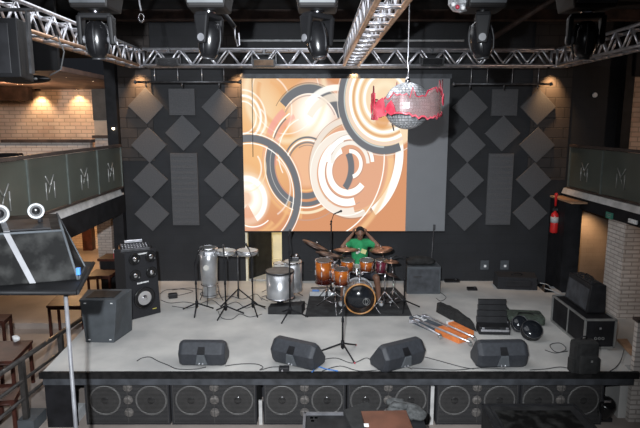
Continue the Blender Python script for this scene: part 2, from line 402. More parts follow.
# ------------------------------------------------ balcony railings
def railing(side):
    pan = 1.27
    X0 = (lambda y: -4.12-.012*(11.6-y)*-1) if side < 0 else (lambda y: 5.17+.03*(11.6-y))
    lab = ('frosted glass balcony railing with brown top rail above the left side' if side < 0
           else 'frosted glass balcony railing with brown top rail above the right side')
    t = thing('balcony_railing', lab, 'railing', (X0(11.6), 11.5, 2.05))
    z0 = 2.05; z1 = 2.90
    ys = [11.5-i*pan for i in range(6 if side < 0 else 4)]
    y0, y1 = ys[-1], ys[0]
    b = MB(); b.hexa([(X0(y0)-.04,y0,z1),(X0(y0)+.04,y0,z1),(X0(y1)+.04,y1,z1),(X0(y1)-.04,y1,z1),
        (X0(y0)-.04,y0,z1+.05),(X0(y0)+.04,y0,z1+.05),(X0(y1)+.04,y1,z1+.05),(X0(y1)-.04,y1,z1+.05)]); b.build('top_rail','rail',t,world=True)
    b = MB(); b.hexa([(X0(y0)-.03,y0,z0),(X0(y0)+.03,y0,z0),(X0(y1)+.03,y1,z0),(X0(y1)-.03,y1,z0),
        (X0(y0)-.03,y0,z0+.03),(X0(y0)+.03,y0,z0+.03),(X0(y1)+.03,y1,z0+.03),(X0(y1)-.03,y1,z0+.03)]); b.build('bottom_rail','rail',t,world=True)
    for y in ys:
        MB().box((X0(y),y,(z0+z1)/2+.01),(.05,.035,z1-z0-.04)).build('post','railgrey',t,world=True)
    for a, c in zip(ys, ys[1:]):
        x0, x1 = X0(a), X0(c)
        b = MB(); b.hexa([(x1-.008,c+.02,z0+.04),(x1+.008,c+.02,z0+.04),(x0+.008,a-.02,z0+.04),(x0-.008,a-.02,z0+.04),
                          (x1-.008,c+.02,z1-.01),(x1+.008,c+.02,z1-.01),(x0+.008,a-.02,z1-.01),(x0-.008,a-.02,z1-.01)])
        g = b.build('glass_panel','frost',t,world=True)
        xm, ym = (x0+x1)/2 + (-side)*.014, (a+c)/2
        b = MB(); w = .018
        for q in (-.13,.13):
            b.cyl((xm,ym+q,z0+.20),(xm,ym+q,z0+.46),w*.55,w*.55,6)
        b.cyl((xm,ym-.13,z0+.56),(xm,ym,z0+.40),w*.5,w*.5,6); b.cyl((xm,ym+.13,z0+.56),(xm,ym,z0+.40),w*.5,w*.5,6)
        b.cyl((xm,ym,z0+.40),(xm,ym-.05,z0+.30),w*.4,w*.4,6)
        e = b.build('emblem','mark',t,world=True)
railing(-1); railing(1)

# ================================================================== SCREEN + PROJECTION
P0 = D(245,231,11.45); P1 = D(444.5,231,11.45); PT = D(300,78.5,11.45)
sw, sh = P1.x-P0.x, PT.z-P0.z
t = thing('projection_screen','big projection screen showing overlapping ring graphics on the black back wall','screen',(P0.x,11.45,P0.z))
MB().bx(0,sw,.0,.03,0,sh).build('screen_cloth','screen',t,label='plain grey right-hand strip of the screen')
b = MB(); b.bx(-.03,sw+.03,-.01,.04,sh,sh+.09); b.build('screen_case','board',t)
MB().bx(.0,sw,-.005,.035,-.03,0).build('screen_batten','black',t)
for q in (.2, sw-.2): MB().bx(q-.03,q+.03,.03,.2,sh-.1,sh+.0).build('bracket','black',t)
pw = sw*.803
def ring_material():
    m = bpy.data.materials.new('projected_rings'); m.use_nodes = True; nt = m.node_tree; nt.nodes.clear()
    g = bpy.data.node_groups.new('ring_layer','ShaderNodeTree')
    for nm, ty in (('X','NodeSocketFloat'),('Y','NodeSocketFloat'),('CX','NodeSocketFloat'),('CY','NodeSocketFloat'),('R','NodeSocketFloat'),('HW','NodeSocketFloat'),
                   ('Mid','NodeSocketFloat'),('Half','NodeSocketFloat'),('Soft','NodeSocketFloat'),('Alpha','NodeSocketFloat'),('Base','NodeSocketColor'),('Ink','NodeSocketColor')):
        g.interface.new_socket(nm, in_out='INPUT', socket_type=ty)
    g.interface.new_socket('Out', in_out='OUTPUT', socket_type='NodeSocketColor')
    gi = g.nodes.new('NodeGroupInput'); go = g.nodes.new('NodeGroupOutput')
    def mth(op, a, b=None, c=None):
        n = g.nodes.new('ShaderNodeMath'); n.operation = op
        for i, q in enumerate((a,b,c)):
            if q is None: continue
            if isinstance(q, (int,float)): n.inputs[i].default_value = q
            else: g.links.new(q, n.inputs[i])
        return n.outputs[0]
    I = gi.outputs
    dx = mth('SUBTRACT', I['X'], I['CX']); dy = mth('DIVIDE', mth('SUBTRACT', I['Y'], I['CY']), 1.2)
    r = mth('SQRT', mth('ADD', mth('MULTIPLY',dx,dx), mth('MULTIPLY',dy,dy)))
    e = mth('DIVIDE', mth('SUBTRACT', I['HW'], mth('ABSOLUTE', mth('SUBTRACT', r, I['R']))), I['Soft'])
    n = g.nodes.new('ShaderNodeClamp'); g.links.new(e, n.inputs[0]); k = n.outputs[0]
    ang = mth('ARCTAN2', dy, dx)
    dd = mth('ABSOLUTE', mth('WRAP', mth('SUBTRACT', ang, I['Mid']), PI, -PI))
    k2 = mth('LESS_THAN', dd, I['Half'])
    f = mth('MULTIPLY', mth('MULTIPLY', k, k2), I['Alpha'])
    mx = g.nodes.new('ShaderNodeMix'); mx.data_type = 'RGBA'
    g.links.new(f, mx.inputs[0]); g.links.new(I['Base'], mx.inputs[6]); g.links.new(I['Ink'], mx.inputs[7])
    g.links.new(mx.outputs[2], go.inputs[0])
    out = nt.nodes.new('ShaderNodeOutputMaterial'); em = nt.nodes.new('ShaderNodeEmission')
    tc = nt.nodes.new('ShaderNodeTexCoord'); sx = nt.nodes.new('ShaderNodeSeparateXYZ'); nt.links.new(tc.outputs['Object'], sx.inputs[0])
    def scl(src, a, b2):
        n = nt.nodes.new('ShaderNodeMath'); n.operation = 'MULTIPLY_ADD'; n.inputs[1].default_value = a; n.inputs[2].default_value = b2
        nt.links.new(src, n.inputs[0]); return n.outputs[0]
    ppm = 203.0/sw*2.595; ppmz = 152.5/sh*2.595
    X = scl(sx.outputs[0], ppm, 9.0); Y = scl(sx.outputs[2], -ppmz, 418.0)
    OR = (.72,.33,.17); PE = (.95,.56,.26); CR = (1.0,.84,.58); WH = (1.25,1.2,1.12); GR = (.19,.195,.21); LG = (.62,.66,.64); PK = (.95,.40,.36); DK = (.07,.06,.06); RS=(.75,.36,.28)
    base = nt.nodes.new('ShaderNodeRGB'); base.outputs[0].default_value = (*OR,1); cur = base.outputs[0]
    def L(cx, cy, r, hw, a0, a1, ink, soft=1.5, al=1.):
        nonlocal cur
        n = nt.nodes.new('ShaderNodeGroup'); n.node_tree = g
        a0, a1 = math.radians(a0), math.radians(a1)
        for k_, v_ in (('CX',cx),('CY',cy),('R',r),('HW',hw),('Mid',(a0+a1)/2),('Half',(a1-a0)/2+.001),('Soft',soft),('Alpha',al)): n.inputs[k_].default_value = v_
        n.inputs['Ink'].default_value = (*ink,1)
        nt.links.new(X, n.inputs['X']); nt.links.new(Y, n.inputs['Y']); nt.links.new(cur, n.inputs['Base']); cur = n.outputs[0]
    F = (-180,180)
    # angles: 0 right, 90 down, -90 up
    L(60,150,0,200,*F,PE,130,.9)
    L(30,40,0,80,*F,CR,80,.5); L(70,110,0,60,*F,CR,60,.6)
    L(20,380,0,60,*F,(.80,.38,.24),50,.7)
    L(195,110,0,80,*F,WH,60,1.)
    L(120,60,100,10,*F,CR,8,.7); L(120,60,85,2,*F,WH,3,.8); L(120,60,70,8,90,200,(.85,.42,.18),6,.6)
    L(60,100,75,3,-60,60,WH,4,.7); L(60,100,62,6,-70,70,(.88,.48,.22),5,.6)
    L(10,120,46,4,*F,WH,3,.9); L(10,120,34,2.5,*F,WH,2,.8); L(10,120,58,3,-90,70,WH,3,.7); L(40,130,30,3,-60,60,WH,3,.6); L(10,120,40,1,*F,(.7,.4,.2),1.5,.7)
    # ring A
    L(180,150,98,1.2,-150,-20,DK); L(180,150,86,11,-142,-18,GR); L(180,150,95,1,-145,-20,CR); L(180,150,75,1.2,-145,-18,WH); L(180,150,71,2.2,-150,-25,(.45,.35,.33),2,.8)
    # pink set
    L(180,215,112,9,165,235,PK,3,.75); L(180,215,101,2,160,240,WH); L(180,215,97,2.5,200,232,GR,2); L(180,215,90,7,165,245,PK,4,.55); L(180,215,80,2,150,250,WH,2,.9)
    # ring B
    L(170,240,108,16,95,215,PE,6,.6); L(170,240,92,13,105,208,GR,2); L(170,240,92,1,110,205,WH,1.5,.8); L(170,240,78.5,1,110,205,DK,1.5,.6); L(170,240,113,1.5,100,212,RS,1.5,.8); L(170,240,106,1.5,100,200,WH); L(170,240,80,2,120,200,RS,2,.8); L(170,240,70,8,60,112,GR,2); L(170,240,58,3,50,120,PE)
    L(170,240,88,6,40,100,GR,2); L(170,240,96,2,40,100,WH); L(170,240,107,4,40,98,CR,2); L(170,240,124,2,30,100,(.55,.4,.35),2,.7)
    L(175,245,0,52,*F,(.93,.55,.34),12,.9); L(175,245,62,3,-165,-20,GR,2); L(175,245,56,2,-160,-15,WH); L(175,245,51,3,-160,-20,GR,2,.85); L(175,245,45,1.5,-120,-25,GR,1.5,.8)
    # ring C
    L(290,250,0,112,*F,(.93,.60,.36),4,.75); L(290,250,0,95,*F,(.80,.42,.27),3,.9)
    L(290,250,104,7,70,300,(.90,.80,.70),2); L(290,250,112,1.3,70,300,(.3,.22,.2),1.5,.9); L(290,250,96.5,1.3,70,300,(.3,.22,.2),1.5,.8)
    L(262,215,150,14,-42,58,(.4,.25,.2),8,.6); L(260,215,152,11,-45,55,WH)
    L(275,265,92,2,60,290,WH); L(275,265,84,9,75,285,(.97,.88,.78),2); L(275,265,72,1.2,60,300,(.45,.35,.32),1.5); L(277,262,66,9,72,262,WH); L(277,262,56,1.2,40,265,(.35,.28,.28),1.5)
    L(279,258,48,8,38,250,WH); L(279,258,39,1,40,250,(.35,.28,.28),1.5)
    L(220,250,68,9,-28,40,GR,2); L(220,250,78,1.2,-28,40,RS)
    L(285,240,64,1,185,355,(.3,.22,.2),1.5,.8); L(285,240,58,5,185,355,WH); L(285,240,51,1.2,190,350,(.4,.33,.3)); L(285,240,46,5,182,358,(.98,.93,.85)); L(285,240,28,5,-95,75,WH,1.5); L(285,240,34,1.2,-90,75,(.35,.28,.28))
    # long thin arc
    L(190,225,183,2,-5,62,WH); L(190,225,200,9,0,60,(.98,.62,.32),6,.7); L(190,225,188,1,-5,60,(.4,.24,.18),2,.7)
    L(250,165,80,10,-150,-60,(.98,.86,.72),3,.8); L(250,165,100,8,-140,-70,WH,3,.8)
    # ring D
    L(372,72,0,112,*F,(1.0,.80,.55),6,.9); L(372,72,110,10,68,232,GR,2); L(372,72,121,1.5,60,235,(.95,.85,.75)); L(372,72,103,2.5,90,232,LG,2); L(372,72,96,4,60,240,(.93,.72,.58),2)
    L(372,72,88,4,60,250,WH); L(372,72,80,4,60,250,(.80,.45,.22),3); L(372,72,71,5,50,260,WH,4); L(372,72,62,4,50,265,(.90,.55,.28),4); L(372,72,52,5,*F,WH,4); L(372,72,30,12,*F,(1,.85,.6),10)
    L(366,125,0,26,*F,(.80,.40,.16),10,.9); L(345,165,52,2.5,-72,-10,DK,1.5)
    # ring E
    L(0,330,0,80,*F,(1.,.84,.58),50,.85); L(60,300,70,3,-60,60,WH,3,.5); L(40,320,88,6,10,90,PE,5,.7); L(25,322,124,9,*F,GR,2); L(25,322,134,1.6,*F,WH); L(25,322,113,1.8,*F,WH); L(25,322,139,1.2,-100,-10,RS,1.5,.8)
    L(20,330,0,60,*F,WH,40,.9); L(15,335,48,8,-120,60,WH,4); L(18,345,20,24,60,130,(.85,.42,.26),14,.9); L(12,330,0,26,*F,(.90,.55,.35),14,.8); L(20,330,70,3,60,170,RS,3,.7); L(20,330,82,9,40,120,PE,8,.7); L(30,330,64,2,50,110,WH)
    L(15,250,40,3,-40,110,WH,3,.7); L(15,250,52,3,-20,100,CR,3,.7)
    nt.links.new(cur, em.inputs[0]); em.inputs[1].default_value = 1.0
    nt.links.new(em.outputs[0], out.inputs[0])
    return m
o = MB().bx(0,pw,-.004,0.0,0.0,sh).build('projected_picture', ring_material(), t, label='orange, white and grey overlapping ring graphics')
# hanging thin cable on the picture
solo('hanging_cable', MB().cyl(D(252,78,11.38),D(253,157,11.38),.008,seg=6), 'cable','thin dark cable hanging down the left part of the screen','cable')

# ================================================================== ACOUSTIC PANELS
YP = 11.58
def foam(u, v, kind, label, w=.52, h=.52):
    p = D(u, v, YP)
    b = MB()
    if kind == 'd':
        r = w/math.sqrt(2)*1.0
        b.prism([(-r,.03,0),(0,.03,-r),(r,.03,0),(0,.03,r)], (0,-.055,0), .006)
    else:
        b.box((0,0,0),(w,.055,h),.006)
        n = int(h/.11)
        for i in range(n): b.box((0,-.03,-h/2+(i+.5)*h/n),(w*.98,.012,h/n*.45),.004)
    o = b.build('acoustic_panel','foam'); o.location = (p.x, YP+.01, p.z)
    o['label'] = label; o['category'] = 'acoustic panel'; o['group'] = 'acoustic foam panels beside the screen'
rows = ['top','second from the top','third from the top','lowest']
for side, cols in (('left', [('outer', [(146,106),(149,145),(150.5,180),(152,214)]), ('inner', [(219.5,107),(220.5,145),(221.5,180),(222.5,215)])]),
                   ('right',[('inner', [(470,107.5),(468,145),(466.5,180),(465,214)]), ('outer', [(538,107),(537,145),(533.5,180),(530,213)])])):
    for cn, pts in cols:
        for i, (u, v) in enumerate(pts):
            foam(u, v, 'd', f'diamond foam panel, {rows[i]} in the {cn} column {side} of the screen')
foam(182,102,'s','small upright square foam panel between two diamonds left of the screen',.53,.53)
foam(183,133,'d','diamond foam panel between the square and the tall panel, left of the screen')
foam(185,189.5,'s','tall rectangular ribbed foam panel left of the screen',.56,1.52)
foam(504.5,102.5,'s','small upright square foam panel between two diamonds right of the screen',.53,.53)
foam(502.5,133.5,'d','diamond foam panel between the square and the tall panel, right of the screen')
foam(499.5,189.5,'s','tall rectangular ribbed foam panel right of the screen',.52,1.50)
# pipes that carry the panels
def hanger(u0, u1, v, wires, drops, label):
    yp = 10.66; a = D(u0,v,yp); c = D(u1,v,yp)
    t = thing('hanging_pipe', label, 'pipe', a)
    MB().cyl(a,c,.020,seg=10).build('pipe','dsteel',t,world=True)
    for w_ in (a,c): MB().sph(w_,.036,10).build('end_cap','dsteel',t,world=True)
    for u in wires:
        p = D(u,v,yp); MB().cyl(p,(p.x,yp,4.42),.006,seg=6).build('hanger_wire','alu',t,world=True)
    for u in drops:
        p = D(u,v,yp); MB().cyl(p,(p.x,yp,p.z-.10),.014,seg=6).build('clamp','dsteel',t,world=True)
hanger(135,240,82,(155,178,202,224),(146,182,219),'dark steel pipe on wires above the foam panels left of the screen')
hanger(454,551,84,(471,487,512,538),(470,504,538),'dark steel pipe on wires above the foam panels right of the screen')
# wall plates and disc
for u, lab in ((484.5,'left of two pale wall plates low on the back wall'),(504.5,'right of two pale wall plates low on the back wall')):
    p = D(u,265,YW-.01)
    t = thing('wall_socket', lab, 'wall socket', p, group='wall sockets')
    MB().box((0,0,0),(.18,.016,.2),.004).build('plate','greybox',t)
    MB().box((.01,-.012,-.02),(.05,.014,.05),.004).build('outlet','white',t)
p = D(595,95,YW-.02); solo('wall_disc', MB().cyl((p.x,YW-.03,p.z),(p.x,YW,p.z),.05,seg=20),'white','small round white disc high on the black wall at right','disc', (p.x,YW,p.z))

# ================================================================== TRUSS RIG
def truss(name, a, b_, label, warm=False, w=.26, h=.285, step=.43, rungs=True):
    a, b_ = Vector(a), Vector(b_)       # centre-line of the lower face
    d = (b_-a); Ln = d.length; d.normalize(); s_ = d.cross(Vector((0,0,1))).normalized()
    t = thing(name, label, 'truss', a, group='aluminium box trusses of the lighting rig')
    cor = [(s_*w/2, 0), (-s_*w/2, 0), (s_*w/2, h), (-s_*w/2, h)]
    for off, z in cor:
        MB().cyl(a+off+Vector((0,0,z)), b_+off+Vector((0,0,z)), .026, seg=8).build('chord','warmlit_alu' if warm and z == 0 else 'alu',t,world=True)
    n = max(2, int(round(Ln/step))); m = MB()
    for i in range(n):
        p = a+d*(Ln*i/n); q = a+d*(Ln*(i+1)/n); mid = (p+q)/2
        for off in (s_*w/2, -s_*w/2):
            m.cyl(p+off, mid+off+Vector((0,0,h)), .016, seg=6); m.cyl(mid+off+Vector((0,0,h)), q+off, .016, seg=6)
        m.cyl(p-s_*w/2, p+s_*w/2, .022, seg=6); m.cyl(p-s_*w/2+Vector((0,0,h)), p+s_*w/2+Vector((0,0,h)), .011, seg=6)
    m.build('lacing','alu',t,world=True)
    return t
ZT = 4.415
truss('lighting_truss', (-3.20,10.5,ZT), (4.22,10.5,ZT), 'long aluminium truss running across above the screen')
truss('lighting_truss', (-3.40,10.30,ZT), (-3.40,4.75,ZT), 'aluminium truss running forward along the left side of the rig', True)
truss('lighting_truss', (4.42,10.30,ZT), (4.42,4.75,ZT), 'aluminium truss running forward along the right side of the rig')
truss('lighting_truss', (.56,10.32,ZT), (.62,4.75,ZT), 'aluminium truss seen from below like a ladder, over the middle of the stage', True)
truss('lighting_truss', (-3.30,4.55,ZT+.0), (4.35,4.55,ZT+.0), 'front truss above the moving heads')
for x, lab in ((-3.40,'left'),(4.42,'right')):
    t = thing('truss_corner', f'bright aluminium corner block joining the trusses at back {lab}', 'truss corner', (x,10.5,ZT))
    for sx in (-.13,.13):
        for sy in (-.13,.13): MB().cyl((sx,sy,0),(sx,sy,.27),.024,seg=8).build('corner_post','alu',t)
    for z in (0,.27):
        m = MB(); m.box((0,0,z),(.22,.22,.012))
        for k in ((-.13,-.13,.13,-.13),(.13,-.13,.13,.13),(.13,.13,-.13,.13),(-.13,.13,-.13,-.13)): m.cyl((k[0],k[1],z),(k[2],k[3],z),.024,seg=8)
        m.build('end_frame','alu',t)
# flood lamps clamped on back truss
def flood(u, v, label, m2='tint'):
    p = D(u, v, 10.25)
    t = thing('flood_light', label, 'flood light', p, group='flood lights on the back truss')
    MB().hexa([(-.2,-.05,-.07),(.2,-.05,-.07),(.15,.1,-.07),(-.15,.1,-.07),(-.2,-.05,.07),(.2,-.05,.07),(.15,.1,.07),(-.15,.1,.07)],.008).build('housing','blackpl',t)
    MB().box((0,-.056,0),(.35,.012,.10),.004).build('glass','tint' if m2=='tint' else 'gloss',t)
    m = MB(); 
    for sx in (-.215,.215): m.box((sx,.02,.06),(.012,.03,.2))
    m.box((0,.02,.16),(.44,.03,.012)); m.build('yoke','dsteel',t)
    MB().box((0,.05,.2),(.05,.06,.08),.006).build('clamp','dsteel',t)
flood(264,63,'small flood light with brownish glass left of centre on the back truss')
flood(168,62,'small dark flood light at left on the back truss','g')
flood(432,62,'small dark flood light at right on the back truss','g')
# warm downlights under the truss washing the wall
def can(u, v, label):
    p = D(u, v, 11.40)
    t = thing('wall_spotlight', label, 'spotlight', p, group='warm spotlights above the back wall')
    MB().lathe([(.03,.16),(.06,.14),(.065,.0),(.055,.0),(.05,.04),(0,.05)],seg=16).build('can','black',t)
    MB().cyl((0,0,.035),(0,0,.045),.045).build('bulb','wbulb',t)
    MB().cyl((0,0,.15),(0,.22,.2),.012,seg=6).build('bracket','black',t)
    l = bpy.data.lights.new('wall_spotlight_beam','SPOT'); l.energy = 145; l.color = (1,.57,.26); l.spot_size = math.radians(76); l.spot_blend = .9; l.shadow_soft_size = .05
    o = bpy.data.objects.new('wall_spotlight_beam', l); COL.objects.link(o); o.location = p + Vector((0,.02,-.03)); o.rotation_euler = (math.radians(18),0,0)
    return o
can(136,66,'warm spotlight over the blocks at the far left of the back wall')
can(237,66,'warm spotlight just left of the top of the screen')
can(354,68,'warm spotlight beside the middle truss above the screen')
can(556,67,'warm spotlight at the right end of the back truss')
# ================================================================== MOVING HEADS
def moving_head(x, yaw, tilt, label, face='gloss', bright=True, z=4.25, y=4.5, s=1.0, roll=0.):
    t = thing('moving_head_light', label, 'moving head light', (x,y,z), 0, 'moving head lights hanging from the front truss')
    m = MB(TR((0,0,0),0))
    m.hexa([(-.14*s,-.13,0),(.14*s,-.13,0),(.15*s,.15,0),(-.15*s,.15,0),(-.17*s,-.17,.15),(.17*s,-.17,.15),(.175*s,.17,.15),(-.175*s,.17,.15)],.018)
    base = m.build('base','hgrey' ,t)
    # control panel on the sloping front of the base
    R = Matrix.Rotation(math.radians(-15),4,'X')
    MB().box((0,-.160,.08),(.27*s,.012,.10),.004,R=Matrix.Rotation(math.radians(15),4,'X')).build('control_panel','panelg' if bright else 'board',base)
    MB().box((-.02*s,-.168,.085),(.10,.010,.05),.003,R=Matrix.Rotation(math.radians(15),4,'X')).build('display','lgrey' if bright else 'panelg',base)
    MB().box((.10*s,-.168,.075),(.05,.010,.035),.003,R=Matrix.Rotation(math.radians(15),4,'X')).build('button_block','pink',base)
    MB().box((-.10*s,-.168,.085),(.035,.010,.04),.003,R=Matrix.Rotation(math.radians(15),4,'X')).build('button_block','black',base)
    for q in (-.1,.1):
        MB().box((q,0,.185),(.05,.06,.08),.005).build('clamp','dsteel',t)
    T = Matrix.Rotation(yaw,4,'Z') @ Matrix.Diagonal((.80,.80,.82,1))
    m = MB(T); m.lathe([(.07,0),(.055,-.035)],seg=18); m.build('swivel','chrome',t)
    m = MB(T); m.box((0,0,-.05),(.31,.14,.05),.018)
    for q in (-1,1):
        m.hexa([(q*.150-.022,-.045,-.31),(q*.150+.022,-.045,-.31),(q*.150+.022,.045,-.31),(q*.150-.022,.045,-.31),
                (q*.145-.026,-.075,-.05),(q*.145+.026,-.075,-.05),(q*.145+.026,.075,-.05),(q*.145-.026,.075,-.05)],.014)
    yk = m.build('yoke','nearbk',t)
    for q in (-1,1):
        MB(T).cyl((q*.10,0,-.26),(q*.178,0,-.26),.035,seg=14).build('pivot','strap',yk)
        MB(T).box((q*.166,0,-.19),(.006,.05,.012)).build('badge','lgrey',yk)
    H = T @ Matrix.Translation((0,0,-.26)) @ Matrix.Rotation(tilt,4,'X')
    m = MB(H); m.lathe([(0,.17),(.05,.165),(.085,.14),(.105,.08),(.112,0),(.105,-.08),(.088,-.13),(.072,-.165),(.055,-.17)],seg=22)
    hd = m.build('head','gloss',t)
    m = MB(H); 
    for a in (0,PI/2,PI,3*PI/2):
        m.tube([(math.cos(a)*r,math.sin(a)*r,zz) for r,zz in ((.088,.14),(.108,.08),(.117,0),(.108,-.08),(.092,-.13))],.010,6)
    m.build('head_rib','blackpl',hd)
    MB(H).lathe([(.06,-.168),(.062,-.185),(.05,-.185),(.045,-.175)],seg=20, ring=True).build('lens_ring','dsteel',hd)
    MB(H).lathe([(.046,-.172),(.03,-.182),(0,-.186)],seg=18).build('lens','chrome',hd)
    return t
moving_head(-1.74, 0.06, .10, 'leftmost moving head light, arms facing front with the head pointing straight down', bright=False)
moving_head(-.86, 1.25, .14, 'moving head light second from left, seen from the side of its arm')
moving_head(-.02, .75, -.2, 'middle moving head light with pale control panel, turned three quarters')
moving_head(1.26, 1.35, -.12, 'moving head light fourth from left, side-on and beside the mirror effect lamp')
moving_head(2.07, -.25, .12, 'rightmost moving head light, dark and facing front', bright=False, s=1.12)
# mirror effect lamp
t = thing('effect_lamp','small multi-faceted mirror effect lamp beside the fourth moving head','effect lamp',(1.085,4.5,4.32))
m = MB(); m.sph((0,0,0),(.10,.09,.085),10)
for f in m.bm.faces: f.smooth = False
m.build('lamp_body','mirror',t); MB().box((.0,0,.13),(.05,.05,.08)).build('clamp','dsteel',t)
for i in range(5):
    a = -2.6+i*.55; MB().sph((math.cos(a)*.08,-.07,math.sin(a)*.05-.01),.018,8).build('lens','pink' if i%2 else 'white',t)
# safety sling with carabiner
t = thing('safety_sling','thin safety sling with a silver carabiner hanging at upper left','sling',(-1.42,4.55,4.43))
MB().tube([(0,0,0),(.01,0,-.12),(.02,0,-.17)],.007).build('cord','strap',t)
m = MB(); m.ring((.02,0,-.225),(.3,1,0),.03,.006,16)
o = m.build('carabiner','chrome',t); o.scale = (.8,1,1.0)
t = thing('safety_hook','small silver safety hook behind the second moving head','hook',D(235,37,7.6))
MB().tube([(0,0,.12),(.0,0,.0),(.03,0,-.12),(.06,0,-.10),(.05,0,.05)],.009).build('hook','alu',t); MB().cyl((0,0,.12),(-.25,0,.45),.03,seg=8).build('arm','blackpl',t)

# ================================================================== DISCO BALL
BC = D(407,106,5.5); BR = .225
t = thing('disco_ball','mirrored disco ball on a wire in front of the top right of the screen','disco ball',BC)
m = MB(); n = 22
for i in range(n):
    t0, t1 = PI*i/n, PI*(i+1)/n; k = max(6,int(44*math.sin((t0+t1)/2)))
    for j in range(k):
        a0, a1 = 2*PI*j/k, 2*PI*(j+.9)/k
        e = (t1-t0)*.06; P = []
        for tt, aa in ((t0+e,a0),(t0+e,a1),(t1-e,a1),(t1-e,a0)):
            P.append(Vector((BR*math.sin(tt)*math.cos(aa),BR*math.sin(tt)*math.sin(aa),BR*math.cos(tt))))
        vs = [m._v(p) for p in P]; m.bm.faces.new(vs)
o = m.build('mirror_tiles','mirror',t); o['kind'] = 'stuff'
MB().sph((0,0,0),BR*.985,28).build('ball_core','dsteel',t)
MB().cyl((0,0,BR-.005),(0,0,BR+.05),.03,.015).build('ball_cap','chrome',t)
# the wire is its own part reaching the ceiling
MB().tube([(0,0,BR+.05),(.008,0,BR+.12),(-.008,0,BR+.2),(0,0,BR+.25),(0,0,5.6-BC.z)],.006).build('hanging_wire','alu',t)
# torn clear ring with red edges around it
t = thing('jagged_ring','torn clear plastic ring with ragged red edges around the disco ball','decoration',BC)
m = MB(); N = 72; rr = .335; random.seed(3)
top, bot = [], []
for i in range(N):
    a = 2*PI*i/N; r1 = rr*(1+.02*math.sin(5*a))
    fr = math.sin(a)                       # -1 front, 1 back
    h1 = .045 + .07*abs(math.sin(2.5*a+.6)) + random.uniform(-.03,.03) + (.12 if i%17==3 else 0) + (.05*math.cos(a))
    h0 = -.09 + random.uniform(-.02,.02) + .02*math.cos(3*a)
    top.append(Vector((r1*math.cos(a), r1*math.sin(a), h1))); bot.append(Vector((r1*math.cos(a), r1*math.sin(a), h0)))
T_ = [m._v(p) for p in top]; B_ = [m._v(p) for p in bot]
T2 = [m._v(Vector((p.x*.975,p.y*.975,p.z))) for p in top]; B2 = [m._v(Vector((p.x*.975,p.y*.975,p.z))) for p in bot]
for i in range(N):
    j = (i+1)%N
    m.bm.faces.new((B_[i],B_[j],T_[j],T_[i])); m.bm.faces.new((T2[i],T2[j],B2[j],B2[i]))
    m.bm.faces.new((T_[i],T_[j],T2[j],T2[i])); m.bm.faces.new((B2[i],B2[j],B_[j],B_[i]))
m.build('clear_band','acryl',t)
MB().tube(top,.007,5,True).build('red_edge','pink',t)
MB().tube(bot,.012,5,True).build('red_edge','pink',t)
for a, z, sc in ((3.35,.06,1.),(3.75,-.02,1.1),(4.1,-.03,.8),(2.9,.0,.7),(5.9,.05,.6),(3.55,-.07,.8)):
    c = Vector((math.cos(a)*.34, math.sin(a)*.34, z)); x = Vector((-math.sin(a),math.cos(a),0)); u_ = Vector((0,0,1)); nrm = Vector((math.cos(a),math.sin(a),0))
    pl = []
    for k in range(7):
        th = 2*PI*k/7+a; q = (.05+.03*((k*37)%5)/4)*sc; pl.append(c + x*math.cos(th)*q + u_*math.sin(th)*q*1.3)
    MB().prism(pl, nrm*.012).build('red_shard','pink',t)
for a in (0.4,2.4,4.4):
    MB().cyl((math.cos(a)*BR*.97,math.sin(a)*BR*.97,.0),(math.cos(a)*.33,math.sin(a)*.33,.0),.006,seg=5).build('spoke','strap',t)

# ================================================================== SUB CABINETS UNDER THE STAGE FRONT
def sub(u0, u1, label):
    a, c = D(u0,405,7.29).x, D(u1,405,7.29).x; w = c-a-.012; x = (a+c)/2; h = .635
    t = thing('subwoofer_cabinet', label, 'subwoofer', (x,7.29,FL), 0, 'double subwoofer cabinets lined up under the stage front')
    m = MB(); th = .022
    m.bx(-w/2,w/2,0.0,.65,0,th); m.bx(-w/2,w/2,0,.65,h-th,h); m.bx(-w/2,-w/2+th,0,.65,th,h-th); m.bx(w/2-th,w/2,0,.65,th,h-th); m.bx(-w/2+th,w/2-th,.05,.65,th,h-th)
    m.build('cabinet','carpet',t)
    for s_ in (-1,1):
        cx = s_*w*.275; cz = h*.5+.035
        m = MB(); m.lathe([(.225,.048),(.225,.028),(.21,.022),(.198,.030)],(cx,0,cz),(0,1,0),28,ring=True)
        sp_ = m.build('driver_frame','ringgrey',t)
        MB().lathe([(.20,.028),(.19,.032),(.075,.049)],(cx,0,cz),(0,1,0),28).build('cone','cone',sp_)
        MB().lathe([(.075,.047),(.06,.030),(.03,.02),(0,.016)],(cx,0,cz),(0,1,0),18).build('dust_cap','gloss',sp_)
    for k in range(3):
        z = h*.5+.035+(k-1)*.19
        m = MB(); m.lathe([(0,-.004),(.055,-.003),(.066,.006),(.066,.03)],(0,.03,z),(0,1,0),16); m.build('port','portg',t)
    m = MB(); nb = 30
    for i in range(nb):
        z = .03+(h-.06)*i/(nb-1); m.box((0,.008,z),(w-.05,.003,.0065))
    for q in (-w/2+.026, 0, w/2-.026): m.box((q,.008,h/2),(.008,.005,h-.05))
    m.build('front_grille','grille',t)
names = ['leftmost double subwoofer under the stage front','second double subwoofer from the left under the stage front','third double subwoofer from the left, behind the frame-edged case',
         'fourth double subwoofer from the left, behind the grey jacket','fifth double subwoofer from the left, behind the big black case','rightmost double subwoofer under the stage front']
for (u0,u1), lab in zip(((85,170),(171,257),(263,346),(347,430),(436,519),(520,603)), names): sub(u0,u1,lab)
